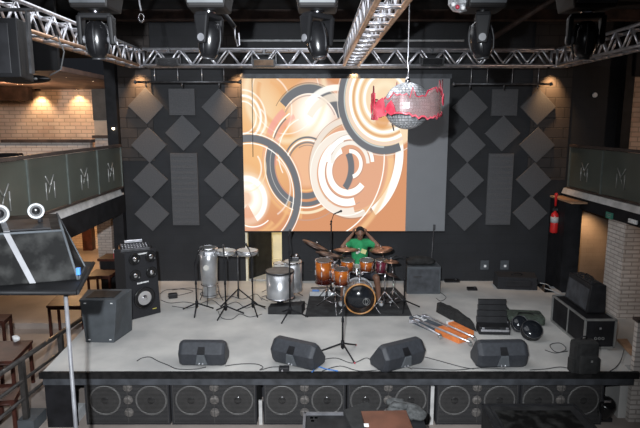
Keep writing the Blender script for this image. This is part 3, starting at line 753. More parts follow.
for u, v0, lab in ((260.5,400,'pale upright strip between the second and third subwoofer'),(432.5,386,'pale upright strip between the fourth and fifth subwoofer')):
    p = D(u,v0,7.31); q = D(u,428,7.31)
    solo('wooden_batten', MB().bx(p.x-.024,p.x+.024,7.29,7.32,FL,p.z), 'ledge', lab, 'batten', (p.x,7.31,FL))
# steps in the dark opening by the left end
for k,(u0,u1,v) in enumerate(((30,46,408),(70,85,403))):
    p = G(u0,v,FL+.17); q = G(u1,v,FL+.17)
    solo('stair_step', MB().hexa([(p.x,p.y-.35,FL),(q.x,p.y-.35,FL),(q.x,p.y,FL),(p.x,p.y,FL),(p.x,p.y-.35,FL+.17),(q.x,p.y-.35,FL+.17),(q.x,p.y,FL+.17),(p.x,p.y,FL+.17)]), 'lgrey' if k else 'greybox',
         'grey step beside the stair railing at lower left' if not k else 'grey step at the left end of the subwoofers','step',(p.x,p.y,FL))
# lamp in the gap at the right end
p = D(606,418,7.3)
t = thing('floor_lamp_can','black lamp can with bright chrome front on the floor right of the subwoofers','lamp',(p.x,7.45,FL))
MB().lathe([(.0,.0),(.09,.0),(.12,.1),(.12,.3),(.1,.34)],(0,0,.05),(0,-.5,.9),18).build('can','gloss',t)
MB().lathe([(.10,.335),(.09,.33),(.0,.3)],(0,0,.05),(0,-.5,.9),18).build('reflector','chrome',t)
MB().box((0,0,.03),(.25,.2,.06),.01).build('foot','blackpl',t)
p = D(606,400,7.3); MB().box((p.x-(t.location.x),-.18,p.z-FL),(.10,.05,.05),.015).build('bright_edge','chrome',t)

# ================================================================== FLOOR MONITORS
def monitor(u, v, rz, label, s=1.0):
    p = G(u, v, 0)
    t = thing('floor_monitor', label, 'stage monitor', (p.x,p.y,0), rz, 'black wedge monitors along the stage edge')
    W, H, Dp = .33*s, .35*s, .38*s
    def sec(x, k):   # profile of the wedge (y,z): back to the audience = -y
        pr = [(-.0,.03),(-.05,.20),(.05,.335),(.14,.345),(.36,.08),(.34,.0),(.03,.0)]
        cy, cz = .15, .16
        return [(x, (cy+(y-cy)*k)*s, max(0,(cz+(z-cz)*k))*s if z > 0 else (1-k)*.10) for y, z in pr]
    m = MB(); secs = [sec(-W,.84),sec(-W*.86,.985),sec(-W*.80,1),sec(W*.80,1),sec(W*.86,.985),sec(W,.84)]
    V = [[m._v(q) for q in s_] for s_ in secs]
    for a, c in zip(V, V[1:]):
        for i in range(7): m.bm.faces.new((a[i],a[(i+1)%7],c[(i+1)%7],c[i]))
    m.bm.faces.new(V[0][::-1]); m.bm.faces.new(V[-1])
    bmesh.ops.bevel(m.bm, geom=list(m.bm.edges), offset=.012, segments=2, profile=.6, affect='EDGES')
    m.build('cabinet','monitor',t)
    m = MB(); m.prism([(-.055,(-.052)*s,.20*s),(.055,-.052*s,.20*s),(.045,.010*s,.285*s),(-.045,.010*s,.285*s)],(0,-.008,.006)); m.build('handle_recess','black',t)
    m = MB(); m.prism([(-.085,-.012*s,.045*s),(.085,-.012*s,.045*s),(.050,-.052*s,.195*s),(-.050,-.052*s,.195*s)],(0,-.022,-.004),.004); m.build('input_panel','plate',t)
    m = MB(); 
    for q in (-.03,.02): m.cyl((q,-.03,.07),(q,-.05,.05),.012,seg=8)
    m.build('plug','alu',t)
    m = MB(); m.box((0,.27,.21),(W*1.35,.008,.30),.003,R=Matrix.Rotation(math.radians(40),4,'X')); m.build('grille','blackpl',t)
    for q in (-.2,.2): MB().cyl((q,.06,-.0),(q,.06,.012),.02,seg=10).build('rubber_foot','black',t)
    return t
monitor(202,366.5,-.02,'leftmost black floor monitor at the stage edge, squared to the front')
monitor(292,367,-.50,'second floor monitor from left, turned with its right end nearer the edge',1.06)
monitor(405,369,.52,'third floor monitor from left, turned with its left end nearer the edge',1.08)
monitor(502.5,368.5,.03,'rightmost black floor monitor at the stage edge, below the open cases',1.08)

# ================================================================== TALL SPEAKER TOWER, SUB AT LEFT
bl = G(128.4,321,0); br = G(161,312.5,0)
rz = math.atan2(br.y-bl.y, br.x-bl.x); W = (br-bl).length
t = thing('tower_speaker','tall black tower speaker with four small drivers above one large silver woofer','speaker',(bl.x,bl.y,0),rz)
Ht = 1.19
m = MB(); m.hexa([(0,0,0),(W,0,0),(W,.42,0),(0,.42,0),(0,.0,Ht),(W*.93,.0,Ht),(W*.93,.42,Ht),(0,.42,Ht)],.01)
cab = m.build('cabinet','carpet',t)
for fx, fz in ((.27,1.09),(.76,1.09),(.27,.80),(.76,.80)):
    m = MB(); m.lathe([(.105,.0),(.10,-.014),(.085,-.004),(.05,.01),(0,.015)],(W*fx,-.012,fz-.02),(0,1,0),24); f = m.build('driver','gloss',t)
    MB().sph((W*fx,-.018,fz-.02),(.042,.02,.042),12).build('dust_cap','chrome',f)
m = MB(); m.lathe([(.20,.0),(.195,-.022),(.17,-.012),(.12,.0),(0,.0)],(W*.50,-.016,.35),(0,1,0),30); f = m.build('woofer','gloss',t)
MB().lathe([(.125,-.012),(.09,.0),(.06,-.004),(.045,-.02),(0,-.03)],(W*.50,-.018,.35),(0,1,0),24).build('cone','chrome',f)
for z in (1.165-.02,.63):
    m = MB(); x = W*.33
    for k in range(9): m.box((x+k*.024,-.008,z),(.017,.008,.022 if k%3 else .028))
    m.build('brand_mark','white',t)
for z, x in ((.73,.80),(.11,.80)): MB().box((W*x,-.006,z),(.075,.006,.012)).build('yellow_print','yellow',t)
a_ = t.matrix_basis
t2l = a_ @ Vector((W*.45,.2,Ht))
t = thing('small_mixer','small silver and black mixer with knobs lying on the tower speaker','mixer',t2l,rz-.35)
m = MB(); m.hexa([(-.24,-.15,0),(.24,-.15,0),(.24,.15,0),(-.24,.15,0),(-.24,-.15,.05),(.24,-.15,.05),(.22,.15,.10),(-.22,.15,.10)],.006); m.build('housing','dsteel',t)
m = MB()
for i in range(9):
    for j in range(3): m.cyl((-.2+i*.05,-.1+j*.08,.055+.013*j),(-.2+i*.05,-.1+j*.08,.07+.013*j),.010,seg=8)
m.build('knob','alu',t); MB().box((.0,.12,.13),(.3,.05,.05),.008).build('top_panel','alu',t)
for q in (-.245,.245): MB().box((q,0,.04),(.012,.3,.08)).build('side_rail','chrome',t)

t = thing('grey_subwoofer','grey tapered subwoofer box standing on the left corner of the stage','speaker',(-3.44,8.24,0))
m = MB(); m.hexa([(-.225,0,0),(.225,-.02,0),(.33,.52,0),(-.26,.55,0),(-.28,0,.69),(.30,-.02,.69),(.34,.58,.69),(-.38,.56,.69)],.012); m.build('cabinet','greybox',t)
m = MB()
for x, z in ((-.19,.64),(.22,.64),(-.16,.05),(.17,.05)): m.box((x,-.014,z),(.035,.012,.014),.003)
m.build('corner_bracket','white',t)
MB().box((.0,.28,.693),(.44,.36,.006)).build('worn_top','scuff',t)

# ================================================================== PERCUSSION
def tripod(m, base, hub, foot, r, rot=0., n=3, rt=.008):
    b_ = Vector(base)
    for k in range(n):
        a = rot+2*PI*k/n; m.cyl(b_+Vector((0,0,hub)), b_+Vector((math.cos(a)*r,math.sin(a)*r,.012)), rt, seg=6)
def mic_stand(u, v, h, label, rot=.4, boom=None, mic=None, legs=.31, miclab=None):
    p = G(u, v, 0)
    t = thing('microphone_stand', label, 'microphone stand', p)
    MB().cyl((0,0,.08),(0,0,h),.014,seg=8).build('pole','black',t)
    MB().cyl((0,0,.10),(0,0,.21),.026,seg=10).build('hub','black',t)
    MB().cyl((0,0,h*.55),(0,0,h*.55+.06),.02,seg=8).build('clutch','black',t)
    for k in range(3):
        a = rot+2*PI*k/3; e = (math.cos(a)*legs,math.sin(a)*legs,.014)
        l = MB().cyl((0,0,.17),e,.013,seg=6).build('leg','black',t)
        MB().sph(e,.015,8).build('foot_cap','pink' if label.startswith('straight') else 'black',l)
    tip = Vector((0,0,h))
    if boom:
        e = tip + Vector(boom); s_ = tip - Vector(boom)*.45
        MB().cyl(s_, e, .008, seg=6).build('boom','black',t); MB().sph(tip,.022,8).build('boom_clutch','black',t); tip = e
    if mic:
        dv = Vector(mic).normalized(); w = p + tip
        g = thing('microphone', miclab, 'microphone', w)
        MB().cyl((0,0,0),dv*.13,.011,.017,10).build('body','blackpl',g)
        MB().sph(dv*.15,.026,12).build('head_grille','dsteel',g)
    return t
def Zat(u, v, Y): return D(u, v, Y).z
# tall conga-like steel drum
p = G(209,303,0); Y = p.y; zt = Zat(209,247,Y); zb = Zat(210,296,Y)
t = thing('tall_steel_drum','tall silver steel drum with a round sticker at the left of the percussion','drum',(D(209,270,Y).x,Y,0))
MB().lathe([(.135,zb),(.13,zb+.02),(.125,zb+.25),(.15,zb+.26),(.165,zt-.25),(.168,zt-.04)],seg=28).build('shell','steel',t)
MB().lathe([(.175,zt-.05),(.18,zt-.03),(.178,zt),(.165,zt)],seg=28, ring=True).build('rim','chrome',t)
MB().cyl((0,0,zt-.012),(0,0,zt-.003),.166,seg=28).build('drum_head','greyhead',t)
MB().lathe([(.155,zb+.22),(.162,zb+.235),(.155,zb+.25)],seg=28, ring=True).build('band','chrome',t)
MB().cyl((-.02,-.150,zt-.36),(-.02,-.168,zt-.36),.052,seg=20).build('sticker','pink' if 0 else 'skinhead',t)
for k in range(6):
    a = k*PI/3+.3; MB().box((math.cos(a)*.178,math.sin(a)*.178,zt-.09),(.025,.025,.09),.004,R=Rz(a)).build('lug','chrome',t)
m = MB()
for k in range(3):
    a = .5+2*PI*k/3; m.tube([(math.cos(a)*.15,math.sin(a)*.15,zb+.24),(math.cos(a)*.19,math.sin(a)*.19,zb),(math.cos(a)*.26,math.sin(a)*.26,.01)],.009)
m.ring((0,0,zb+.05),(0,0,1),.175,.008); m.build('stand','dsteel',t)
# pair of timbales on a tripod
p = G(238,303,0); Y = p.y; zt = Zat(238,250,Y); X0 = D(238,275,Y).x
t = thing('percussion_stand','black tripod stand holding the pair of shallow drums','drum stand',(X0,Y,0))
MB().cyl((0,0,.10),(0,0,zt-.12),.014,seg=8).build('pole','dsteel',t)
MB().box((0,0,zt-.11),(.22,.04,.03),.005).build('cross_bar','chrome',t)
for k in range(3):
    a = -PI/2+.2+2*PI*k/3+PI/3; MB().cyl((0,0,.28),(math.cos(a)*.40,math.sin(a)*.40,.012),.012,seg=6).build('leg','black',t)
for u, rr, lab in ((226,.18,'left one of two shallow silver drums with pale heads on one stand'),(247.3,.195,'right and wider one of two shallow silver drums on one stand')):
    x = D(u,250,Y).x
    g = thing('timbale', lab, 'drum', (x,Y,zt-.12), group='pair of shallow drums on a stand')
    MB().lathe([(rr-.03,.03),(rr-.012,.05),(rr-.006,.10)],seg=28).build('shell','steel',g)
    MB().ring((0,0,.115),(0,0,1),rr,.010).build('rim','chrome',g)
    MB().cyl((0,0,.10),(0,0,.118),rr-.006,seg=28).build('drum_head','skinhead',g)
    for k in range(5):
        a = 2*PI*k/5; MB().cyl((math.cos(a)*(rr+.004),math.sin(a)*(rr+.004),.0),(math.cos(a)*(rr+.004),math.sin(a)*(rr+.004),.11),.006,seg=6).build('tension_rod','chrome',g)
mic_stand(197,312,.93,'microphone stand with boom at left of the tall steel drum',.6,(.06,-.05,.16),(.3,.1,.5),miclab='microphone over the tall steel drum')
mic_stand(226,315,1.02,'microphone stand in front of the left shallow drum',.2,(-.03,.10,.12),(-.1,.5,.3),miclab='microphone over the left shallow drum')
mic_stand(253,312,1.02,'microphone stand in front of the right shallow drum',.9,(-.06,.10,.12),(-.3,.5,.3),miclab='microphone over the right shallow drum')
mic_stand(290,318,1.20,'microphone stand beside the big silver drum',.1,(-.03,.25,.22),(.1,.5,.3),miclab='microphone above the big silver drum')
mic_stand(342.5,354,.90,'straight microphone stand with red leg tips alone at centre front',math.radians(-65),legs=.38)
mic_stand(331,296,1.50,'tall boom stand reaching up in front of the screen, left of the drummer',.9,(.05,.04,.14),(.6,.0,.25),miclab='microphone held high left of the drummer in front of the screen')
mic_stand(404,309,.98,'black boom stand at the right end of the drum kit',.3,(-.16,-.02,.03),(-.5,-.1,-.15),miclab='microphone reaching over the small cymbal at right of the kit')
# surdo on low stand
Y = 9.86; X = D(280,285,Y).x; zt = Zat(280,270.5,Y); zb = Zat(280,297,Y)
t = thing('big_silver_drum','wide silver barrel drum with dark head on a low stand','drum',(X,Y,0))
MB().lathe([(.245,zb),(.25,zb+.01),(.25,zt-.01)],seg=32).build('shell','steel',t)
MB().lathe([(.262,zt-.03),(.262,zt+.005),(.245,zt+.005)],seg=32, ring=True).build('rim','dsteel',t)
MB().ring((0,0,zb+.01),(0,0,1),.255,.012).build('lower_rim','chrome',t)
MB().cyl((0,0,zt-.01),(0,0,zt+.002),.248,seg=32).build('drum_head','greyhead',t)
m = MB(); m.cyl((0,0,.06),(0,0,zb-.0),.07,.05,10); m.box((0,0,zb-.015),(.34,.06,.03)); m.build('stand','black',t)
X2 = D(293,285,10.5).x; Y2 = 10.5; zt2 = Zat(292,261,Y2)
t = thing('second_silver_drum','smaller silver drum partly hidden behind the wide barrel drum','drum',(X2,Y2,0))
MB().lathe([(.17,.14),(.18,.15),(.18,zt2-.02)],seg=28).build('shell','steel',t)
MB().lathe([(.19,zt2-.03),(.19,zt2),(.17,zt2)],seg=28, ring=True).build('rim','chrome',t)
MB().cyl((0,0,zt2-.01),(0,0,zt2-.002),.172,seg=28).build('drum_head','skinhead',t)
m = MB(); tripod(m,(0,0,0),.15,0,.2,.3); m.build('stand','dsteel',t)
t = thing('snare_on_side','small pale drum beside the top of the hidden silver drum','drum',(X2-.26,Y2-.05,0))
MB().lathe([(.11,zt2-.13),(.115,zt2-.03)],seg=24).build('shell','skinhead',t); MB().ring((0,0,zt2-.03),(0,0,1),.118,.009).build('rim','chrome',t)
m = MB(); m.cyl((0,0,.1),(0,0,zt2-.12),.012,seg=8); tripod(m,(0,0,0),.2,0,.16,1.3); m.build('stand','dsteel',t)
t = thing('percussion_block','dark chrome clamp block on the rim of the hidden silver drum','clamp',(X2+.02,Y2,zt2))
MB().box((0,0,.05),(.2,.12,.08),.012).build('block','dsteel',t); MB().sph((.05,-.03,.11),.04,10).build('knob','chrome',t); MB().sph((-.06,-.02,.10),.035,10).build('knob','gloss',t)
a, c = G(268,314,0), G(306,315,0)
t = thing('low_black_box','low black box lying on the stage under the wide silver drum','box',(a.x,a.y,0))
MB().hexa([(0,0,0),(.62,-.02,0),(.66,.26,0),(.03,.26,0),(0,.03,.12),(.60,.0,.17),(.66,.26,.17),(.03,.26,.12)],.01).build('body','scuff',t)
t.location.y = 9.52
# ================================================================== DRUM KIT
rug = [G(305,317,0),G(412,316,0),G(404,297,0),G(395,288,0),G(311,288,0)]
solo('drum_rug', MB().prism([(p.x,p.y,.001) for p in rug],(0,0,.014)), 'rug','black rug spread under the drum kit','rug',(rug[0].x,rug[0].y,0))
RZ = .016
bd = D(360,298,9.48); bx_, by_, bz_ = bd.x, 9.48, .285+RZ
t = thing('bass_drum','bass drum with black front head and amber hoop facing the front','drum',(bx_,by_,RZ))
r = .28; c = (0,0,.285)
MB().lathe([(r-.015,.03),(r-.012,.42)],c,(0,1,0),36).build('shell','steel',t)
MB().lathe([(r-.02,-.02),(r+.002,-.02),(r+.002,.035),(r-.02,.035)],c,(0,1,0),40, ring=True).build('front_hoop','hoop',t)
MB().lathe([(r-.02,.40),(r+.002,.40),(r+.002,.45),(r-.02,.45)],c,(0,1,0),40, ring=True).build('rear_hoop','lgrey',t)
h = MB().lathe([(0,-.006),(r-.02,-.006),(r-.02,.0),(0,.0)],c,(0,1,0),36).build('front_head','bhead',t)
# pale D emblem
m = MB(); P = []
for i in range(9): a = -PI/2+PI*i/8; P.append((.105+.040*math.cos(a)+.0,-.010,.235+.045*math.sin(a)))
m.tube([(.095,-.010,.19)]+P+[(.095,-.010,.28)],.007,5,True); m.ring((.115,-.010,.235),(0,1,0),.062,.004); m.build('emblem','mark',h)
for k in range(8):
    a = PI/8+k*PI/4; MB().cyl((math.cos(a)*(r+.004),0,.285+math.sin(a)*(r+.004)),(math.cos(a)*(r+.004),.16,.285+math.sin(a)*(r+.004)),.007,seg=6).build('lug','chrome',t)
for s_ in (-1,1): MB().cyl((s_*.25,.12,.16),(s_*.37,-.02,.005),.012,seg=8).build('spur','chrome',t)
m = MB(); m.cyl((0,.2,.55),(0,.2,.68),.02,seg=10); m.box((0,.2,.69),(.10,.06,.05),.01); m.sph((-.05,.19,.70),.03,10); m.sph((.05,.19,.70),.03,10)
m.build('tom_mount','chrome',t)
def tom(u, v0, v1, Y, rr, label, m_='sun', tilt=.25, th=0):
    a, c = D(u,v0,Y), D(u,v1,Y); h = (a.z-c.z); mid = (a+c)/2
    t = thing('tom_drum', label, 'drum', mid, rot=(tilt,0,th))
    MB().lathe([(rr,-h/2+.01),(rr,h/2-.01)],seg=28).build('shell',m_,t)
    for z in (-h/2,h/2): MB().ring((0,0,z),(0,0,1),rr+.006,.008,28).build('rim','chrome',t)
    MB().cyl((0,0,h/2-.012),(0,0,h/2+.004),rr,seg=28).build('drum_head','greyhead',t)
    MB().cyl((0,0,-h/2-.004),(0,0,-h/2+.01),rr-.002,seg=28).build('bottom_head','bhead',t)
    for k in range(6):
        a = k*PI/3+.3
        MB().box((math.cos(a)*(rr+.01),math.sin(a)*(rr+.01),0),(.018,.018,min(.10,h*.4)),.004,R=Rz(a)).build('lug','chrome',t)
        MB().cyl((math.cos(a)*(rr+.012),math.sin(a)*(rr+.012),-h/2),(math.cos(a)*(rr+.012),math.sin(a)*(rr+.012),h/2),.003,seg=5).build('tension_rod','chrome',t)
    return t
tom(323.5,260,283,9.95,.145,'largest amber sunburst tom at the left of the drum kit',tilt=.08)
tom(341.5,269,284,9.58,.13,'amber tom left of the bass drum, lower than its neighbours',tilt=.05)
tom(333,266,281,10.05,.10,'narrow amber tom half hidden between two bigger toms',tilt=.1)
tom(347.5,260,270,9.80,.115,'amber rack tom above the left of the bass drum',tilt=.12)
tom(366.5,260,270,9.80,.12,'amber rack tom above the right of the bass drum',tilt=.12)
tom(381,260,272,9.85,.10,'wine-red tom at the right of the drum kit','winelac',tilt=.05)
# snare
a = D(357,268,10.05)
t = thing('snare_drum','chrome snare drum between the two rack toms','drum',(a.x,10.13,.60))
MB().lathe([(.16,0),(.16,.12)],seg=28).build('shell','chrome',t); MB().ring((0,0,.125),(0,0,1),.166,.008).build('rim','chrome',t)
MB().cyl((0,0,.115),(0,0,.127),.16,seg=28).build('drum_head','skinhead',t)
m = MB(); m.cyl((0,0,-.01),(0,0,-.48),.012,seg=8)
for k in range(3):
    a = .5+2*PI*k/3; m.cyl((0,0,-.02),(math.cos(a)*.15,math.sin(a)*.15,.0),.008,seg=6); m.cyl((0,0,-.40),(math.cos(a)*.22,math.sin(a)*.22,-.59),.008,seg=6)
m.build('stand','chrome',t)
def cymbal(u, v, Y, rr, tx, ty, label, m_='bronze'):
    p = D(u,v,Y)
    t = thing('cymbal', label, 'cymbal', p, rot=(tx-.16,ty,0))
    MB().lathe([(rr,-.022),(rr*.6,-.008),(rr*.22,.002),(rr*.19,.012),(rr*.1,.022),(.006,.024),(.006,.020),(rr*.19,.006),(rr*.22,-.002),(rr*.6,-.011),(rr,-.025)],seg=40).build('plate',m_,t)
    MB().lathe([(.018,.022),(.014,.05),(.005,.055)],seg=10).build('wing_nut','chrome',t)
    return p
def cstand(foot, tops, label, hub=.30, rr=.24, rot=0.):
    f = Vector((foot[0],foot[1],0))
    t = thing('cymbal_stand', label, 'cymbal stand', f)
    top = max(q[2] for q in tops)
    MB().cyl((0,0,.10),(0,0,min(q[2] for q in tops)*.80),.014,seg=8).build('pole','chrome',t)
    for k in range(3):
        a = rot+2*PI*k/3; z0 = RZ
        MB().cyl((0,0,hub),(math.cos(a)*rr,math.sin(a)*rr,.025),.011,seg=6).build('leg','chrome',t)
        MB().cyl((0,0,.12),(math.cos(a)*rr*.55,math.sin(a)*rr*.55,hub*.45+.01),.007,seg=6).build('strut','chrome',t)
    z = min(q[2] for q in tops)*.80
    for q in tops:
        e = Vector(q)-f
        MB().cyl((0,0,z-.02),e-Vector((0,0,.02)),.010,seg=6).build('arm','chrome',t); 
    MB().sph((0,0,z),.025,8).build('clamp','alu',t)
c1 = cymbal(316,244.5,9.85,.26,.12,.42,'crash cymbal at far left of the kit, tilted steeply','dbronze')
c2 = cymbal(330,253.5,9.45,.25,.10,.22,'dark ride cymbal below the far left crash','dbronze')
c3 = cymbal(346.5,248.5,9.9,.235,.10,-.02,'thin crash cymbal in front of the drummer','bronze')
c4 = cymbal(381,248.5,9.95,.215,.22,-.10,'copper crash cymbal right of the drummer','bronze')
c5 = cymbal(391,260.5,9.75,.15,.15,.04,'small splash cymbal under the microphone at right of the kit','bronze')
c6 = cymbal(392,274,9.65,.13,.12,.30,'lower small dark cymbal at the right of the kit','dbronze')
s1 = D(334.5,306,9.42); g1 = G(334.5,310,0)
cstand((g1.x,g1.y+.0),[c1,c2,c3],'chrome tripod cymbal stand left of the bass drum',.34,.36,rot=.6)
g2 = G(384.5,309,0); cstand((g2.x,g2.y),[c4],'chrome cymbal stand right of the bass drum',.34,.30,rot=-.45)
g3 = G(393,306,0); cstand((g3.x,g3.y),[c5,c6],'second chrome stand at the right of the kit, holding two small cymbals',.32,.24,rot=.15)
# tom stand rods left
t = thing('tom_rack','chrome rods carrying the left toms','drum stand',G(327,300,0))
m = MB(); m.cyl((0,0,.02),(0,0,.9),.013,seg=8); m.cyl((0,0,.72),(-.0,-.14,.72),.01,seg=6); m.cyl((0,0,.62),(.22,-.3,.60),.01,seg=6)
for k in range(3):
    a = .2+2*PI*k/3; m.cyl((0,0,.25),(math.cos(a)*.22,math.sin(a)*.22,.025),.010,seg=6)
m.build('frame','chrome',t)
# hi-hat pedal and bass pedal
t = thing('bass_pedal','small dark bass drum pedal behind the bass drum','pedal',(bx_,by_+.50,RZ))
MB().hexa([(-.05,0,0),(.05,0,0),(.05,.26,0),(-.05,.26,0),(-.05,0,.07),(.05,0,.07),(.05,.26,.02),(-.05,.26,.02)]).build('footboard','dsteel',t)
m = MB(); m.cyl((-.06,0,0),(-.06,0,.2),.008,seg=6); m.cyl((.06,0,0),(.06,0,.2),.008,seg=6); m.cyl((-.06,0,.2),(.06,0,.2),.008,seg=6); m.build('pedal_frame','chrome',t)
t = thing('pale_power_board','low pale board with a blue item lying behind the left of the drum kit','board',(D(311,286,10.9).x,10.55,0))
MB().box((.22,.1,.05),(.48,.22,.10),.008).build('board','lgrey',t); MB().box((.10,.02,.12),(.14,.06,.03),.008).build('blue_item','blue',t)

# ---- drum throne + drummer
PX, PY = .765, 10.42
t = thing('drum_throne','round black drum stool under the drummer','stool',(PX,PY+.04,RZ))
MB().lathe([(.14,.31),(.165,.33),(.165,.365),(.13,.385),(0,.388)],seg=24).build('seat','blackpl',t)
m = MB(); m.cyl((0,0,.15),(0,0,.32),.016,seg=8); m.build('pole','chrome',t)
for k in range(3):
    a = .5+2*PI*k/3; MB().cyl((0,0,.22),(math.cos(a)*.24,math.sin(a)*.24,.01),.010,seg=6).build('leg','chrome',t)

def skin_mesh(name, verts, edges, root=0, sub=2, extra=None, voxel=.011, mat_='skin'):
    m = MB()
    for p, r_ in verts: m.sph(p, r_, 16)
    for a, b_ in edges: m.cyl(verts[a][0], verts[b_][0], verts[a][1], verts[b_][1], 16)
    if extra: extra(m)
    bmesh.ops.recalc_face_normals(m.bm, faces=m.bm.faces)
    me = bpy.data.meshes.new(name); m.bm.to_mesh(me); m.bm.free()
    o = bpy.data.objects.new(name, me); COL.objects.link(o)
    rm = o.modifiers.new('r','REMESH'); rm.mode = 'VOXEL'; rm.voxel_size = voxel; rm.use_smooth_shade = True
    sm = o.modifiers.new('m','SMOOTH'); sm.factor = .5; sm.iterations = 4
    dg = bpy.context.evaluated_depsgraph_get(); dg.update()
    m3 = bpy.data.meshes.new_from_object(o.evaluated_get(dg)); bpy.data.objects.remove(o)
    for f in m3.polygons: f.use_smooth = True
    m3.name = name; o = bpy.data.objects.new(name, m3); COL.objects.link(o)
    o.data.materials.clear(); o.data.materials.append(M[mat_])
    return o
B = [((0,.04,.58),.14),((0,.05,.74),.125),((0,.03,.95),.145),((0,.02,1.09),.12),((0,.0,1.19),.055),((0,-.02,1.25),.05),          #0-5
     ((-.165,.02,1.15),.06),((-.335,-.13,1.10),.042),((-.225,-.04,1.225),.036),((-.135,.055,1.315),.026),                             #6-9 left in picture
     ((.165,.02,1.15),.06),((.335,-.13,1.12),.042),((.225,-.04,1.235),.036),((.135,.055,1.32),.026),                                #10-13
     ((-.10,.02,.56),.095),((-.29,-.40,.57),.062),((-.33,-.36,.32),.052),((-.35,-.34,.11),.036),((-.37,-.50,.092),.030),             #14-18
     ((.10,.02,.56),.095),((.29,-.38,.57),.062),((.33,-.34,.32),.052),((.35,-.32,.11),.036),((.36,-.50,.092),.030)]                 #19-23
E = [(0,1),(1,2),(2,3),(3,4),(4,5),(3,6),(6,7),(7,8),(8,9),(3,10),(10,11),(11,12),(12,13),(0,14),(14,15),(15,16),(16,17),(17,18),(0,19),(19,20),(20,21),(21,22),(22,23)]
def head_extra(m):
    R = Matrix.Rotation(.30,4,'X'); hc = Vector((0,-.03,1.345))
    def q(x,y,z): return hc + (R @ Vector((x,y,z)))
    m.sph(q(0,0,.02),(.078,.098,.095),20,R)         # skull
    m.sph(q(0,-.035,-.045),(.058,.062,.065),16,R)   # jaw
    m.sph(q(0,-.095,-.012),(.016,.022,.028),10,R)   # nose
    m.sph(q(0,-.086,.022),(.052,.018,.012),12,R)    # brow
    m.sph(q(0,-.088,-.056),(.028,.014,.014),10,R)   # mouth
    m.sph(q(0,-.078,-.09),(.024,.02,.02),10,R)      # chin
    for s_ in (-1,1):
        m.sph(q(s_*.080,.005,-.005),(.012,.022,.032),10,R)
        # hand cupped beside the ear: palm, five fingers
        w = Vector((s_*.135,.055,1.32)); pc = w + Vector((-s_*.018,.028,.045))
        m.sph(pc,(.026,.042,.046),12)
        for k, ln in enumerate((.075,.085,.08,.062)):
            a0 = pc + Vector((-s_*.006, -.022+k*.017, .03)); d1 = Vector((-s_*.75,.35+k*.06,.55)).normalized(); d2 = Vector((-s_*.95,.35,.0)).normalized()
            m.tube([a0, a0+d1*ln*.45, a0+d1*ln*.5+d2*ln*.5],[.0105,.0095,.008],7)
        a0 = pc + Vector((-s_*.004,-.035,-.01)); m.tube([a0, a0+Vector((-s_*.012,-.03,.012)), a0+Vector((-s_*.022,-.045,.035))],[.012,.011,.009],7)
person = skin_mesh('person', B, E, 0, 2, head_extra, .009)
person.location = (PX,PY,-.035); person['label'] = 'person in green printed t-shirt seated at the drum kit, hands raised to the head'; person['category'] = 'person'
SV = [((0,.04,.60),.152),((0,.05,.74),.145),((0,.03,.95),.163),((0,.02,1.10),.135),((0,.005,1.165),.085),((-.165,.02,1.15),.078),((-.262,-.065,1.125),.074),((.165,.02,1.15),.078),((.262,-.065,1.135),.074)]
sh_ = skin_mesh('green_shirt', SV, [(0,1),(1,2),(2,3),(3,4),(3,5),(5,6),(3,7),(7,8)], 0, 2, None, .012, 'shirt'); sh_.parent = person
SH = [((0,.04,.54),.160),((-.11,.0,.565),.115),((-.25,-.32,.58),.085),((.11,.0,.565),.115),((.25,-.30,.58),.085),((0,.04,.60),.155)]
o = skin_mesh('shorts', SH, [(5,0),(0,1),(1,2),(0,3),(3,4)], 0, 2, None, .014, 'shorts'); o.parent = person
R = Matrix.Rotation(.30,4,'X'); hc = Vector((0,-.03,1.345))
m = MB()
m.sph(hc + (R @ Vector((0,.016,.045))),(.083,.096,.082),22,R)
o = m.build('hair','hair',person)
m = MB()
for s_ in (-1,1): m.sph(hc + (R @ Vector((s_*.030,-.090,.006))),(.013,.007,.006),8,R)
m.build('eye','blackpl',person)
for s_ in (-1,1):
    m = MB(); m.sph((s_*.37-(.0),-.47,.098),(.05,.13,.045),14); m.build('shoe','lgrey',person)
m = MB(); m.box((.062,-.172,1.02),(.10,.02,.085),.004,R=Matrix.Rotation(.35,4,'Y')); 
pr = m.build('shirt_print','yellow',person); pr.data.materials[0] = mat('print_pale_yellow',(.62,.60,.28),.8,var=.05)
m = MB(); m.sph((-.045,-.172,1.02),(.05,.012,.03),12); m.sph((-.03,-.17,1.055),(.02,.012,.03),8); m.sph((-.06,-.172,.985),(.03,.012,.018),8); m.build('shirt_print','skinhead',person)

# ================================================================== RIGHT HALF OF THE STAGE
p = G(406.5,294,0); q = G(440.5,294.5,0); wq = q.x-p.x
t = thing('bass_cabinet','dark grey square speaker cabinet standing right of the drum kit','speaker',(p.x,p.y,0))
MB().bx(0,wq,0,.42,0,.56,.012).build('cabinet','greybox',t)
MB().bx(.04,wq-.04,-.012,.0,.05,.51,.004).build('grille_cloth','board',t)
MB().bx(.12,.30,-.018,-.010,.34,.38).build('label_plate','dsteel',t)
m = MB(); m.sph((wq*.42,.20,.64),(.30,.17,.085),18); m.sph((wq*.2,.16,.63),(.16,.13,.075),14); m.sph((wq*.66,.2,.62),(.15,.15,.06),14)
for v in m.bm.verts: v.co += Vector((random.uniform(-.01,.01),random.uniform(-.01,.01),random.uniform(-.006,.006)))
solo('black_bag', m, 'cloth','soft black bag heaped on the dark grey square cabinet','bag',(0,0,0)).location = (p.x,p.y,0)
a = D(429,262,11.5); c = D(434,231,11.5)
t = thing('leaning_stand','thin dark stand leaning against the wall behind the square cabinet','stand',(a.x,11.45,0))
MB().cyl((.0,-.1,.0),(.07,.0,1.25),.013,seg=8).build('pole','dsteel',t); MB().box((.075,-.0,1.22),(.05,.04,.12),.008).build('top_bracket','dsteel',t)
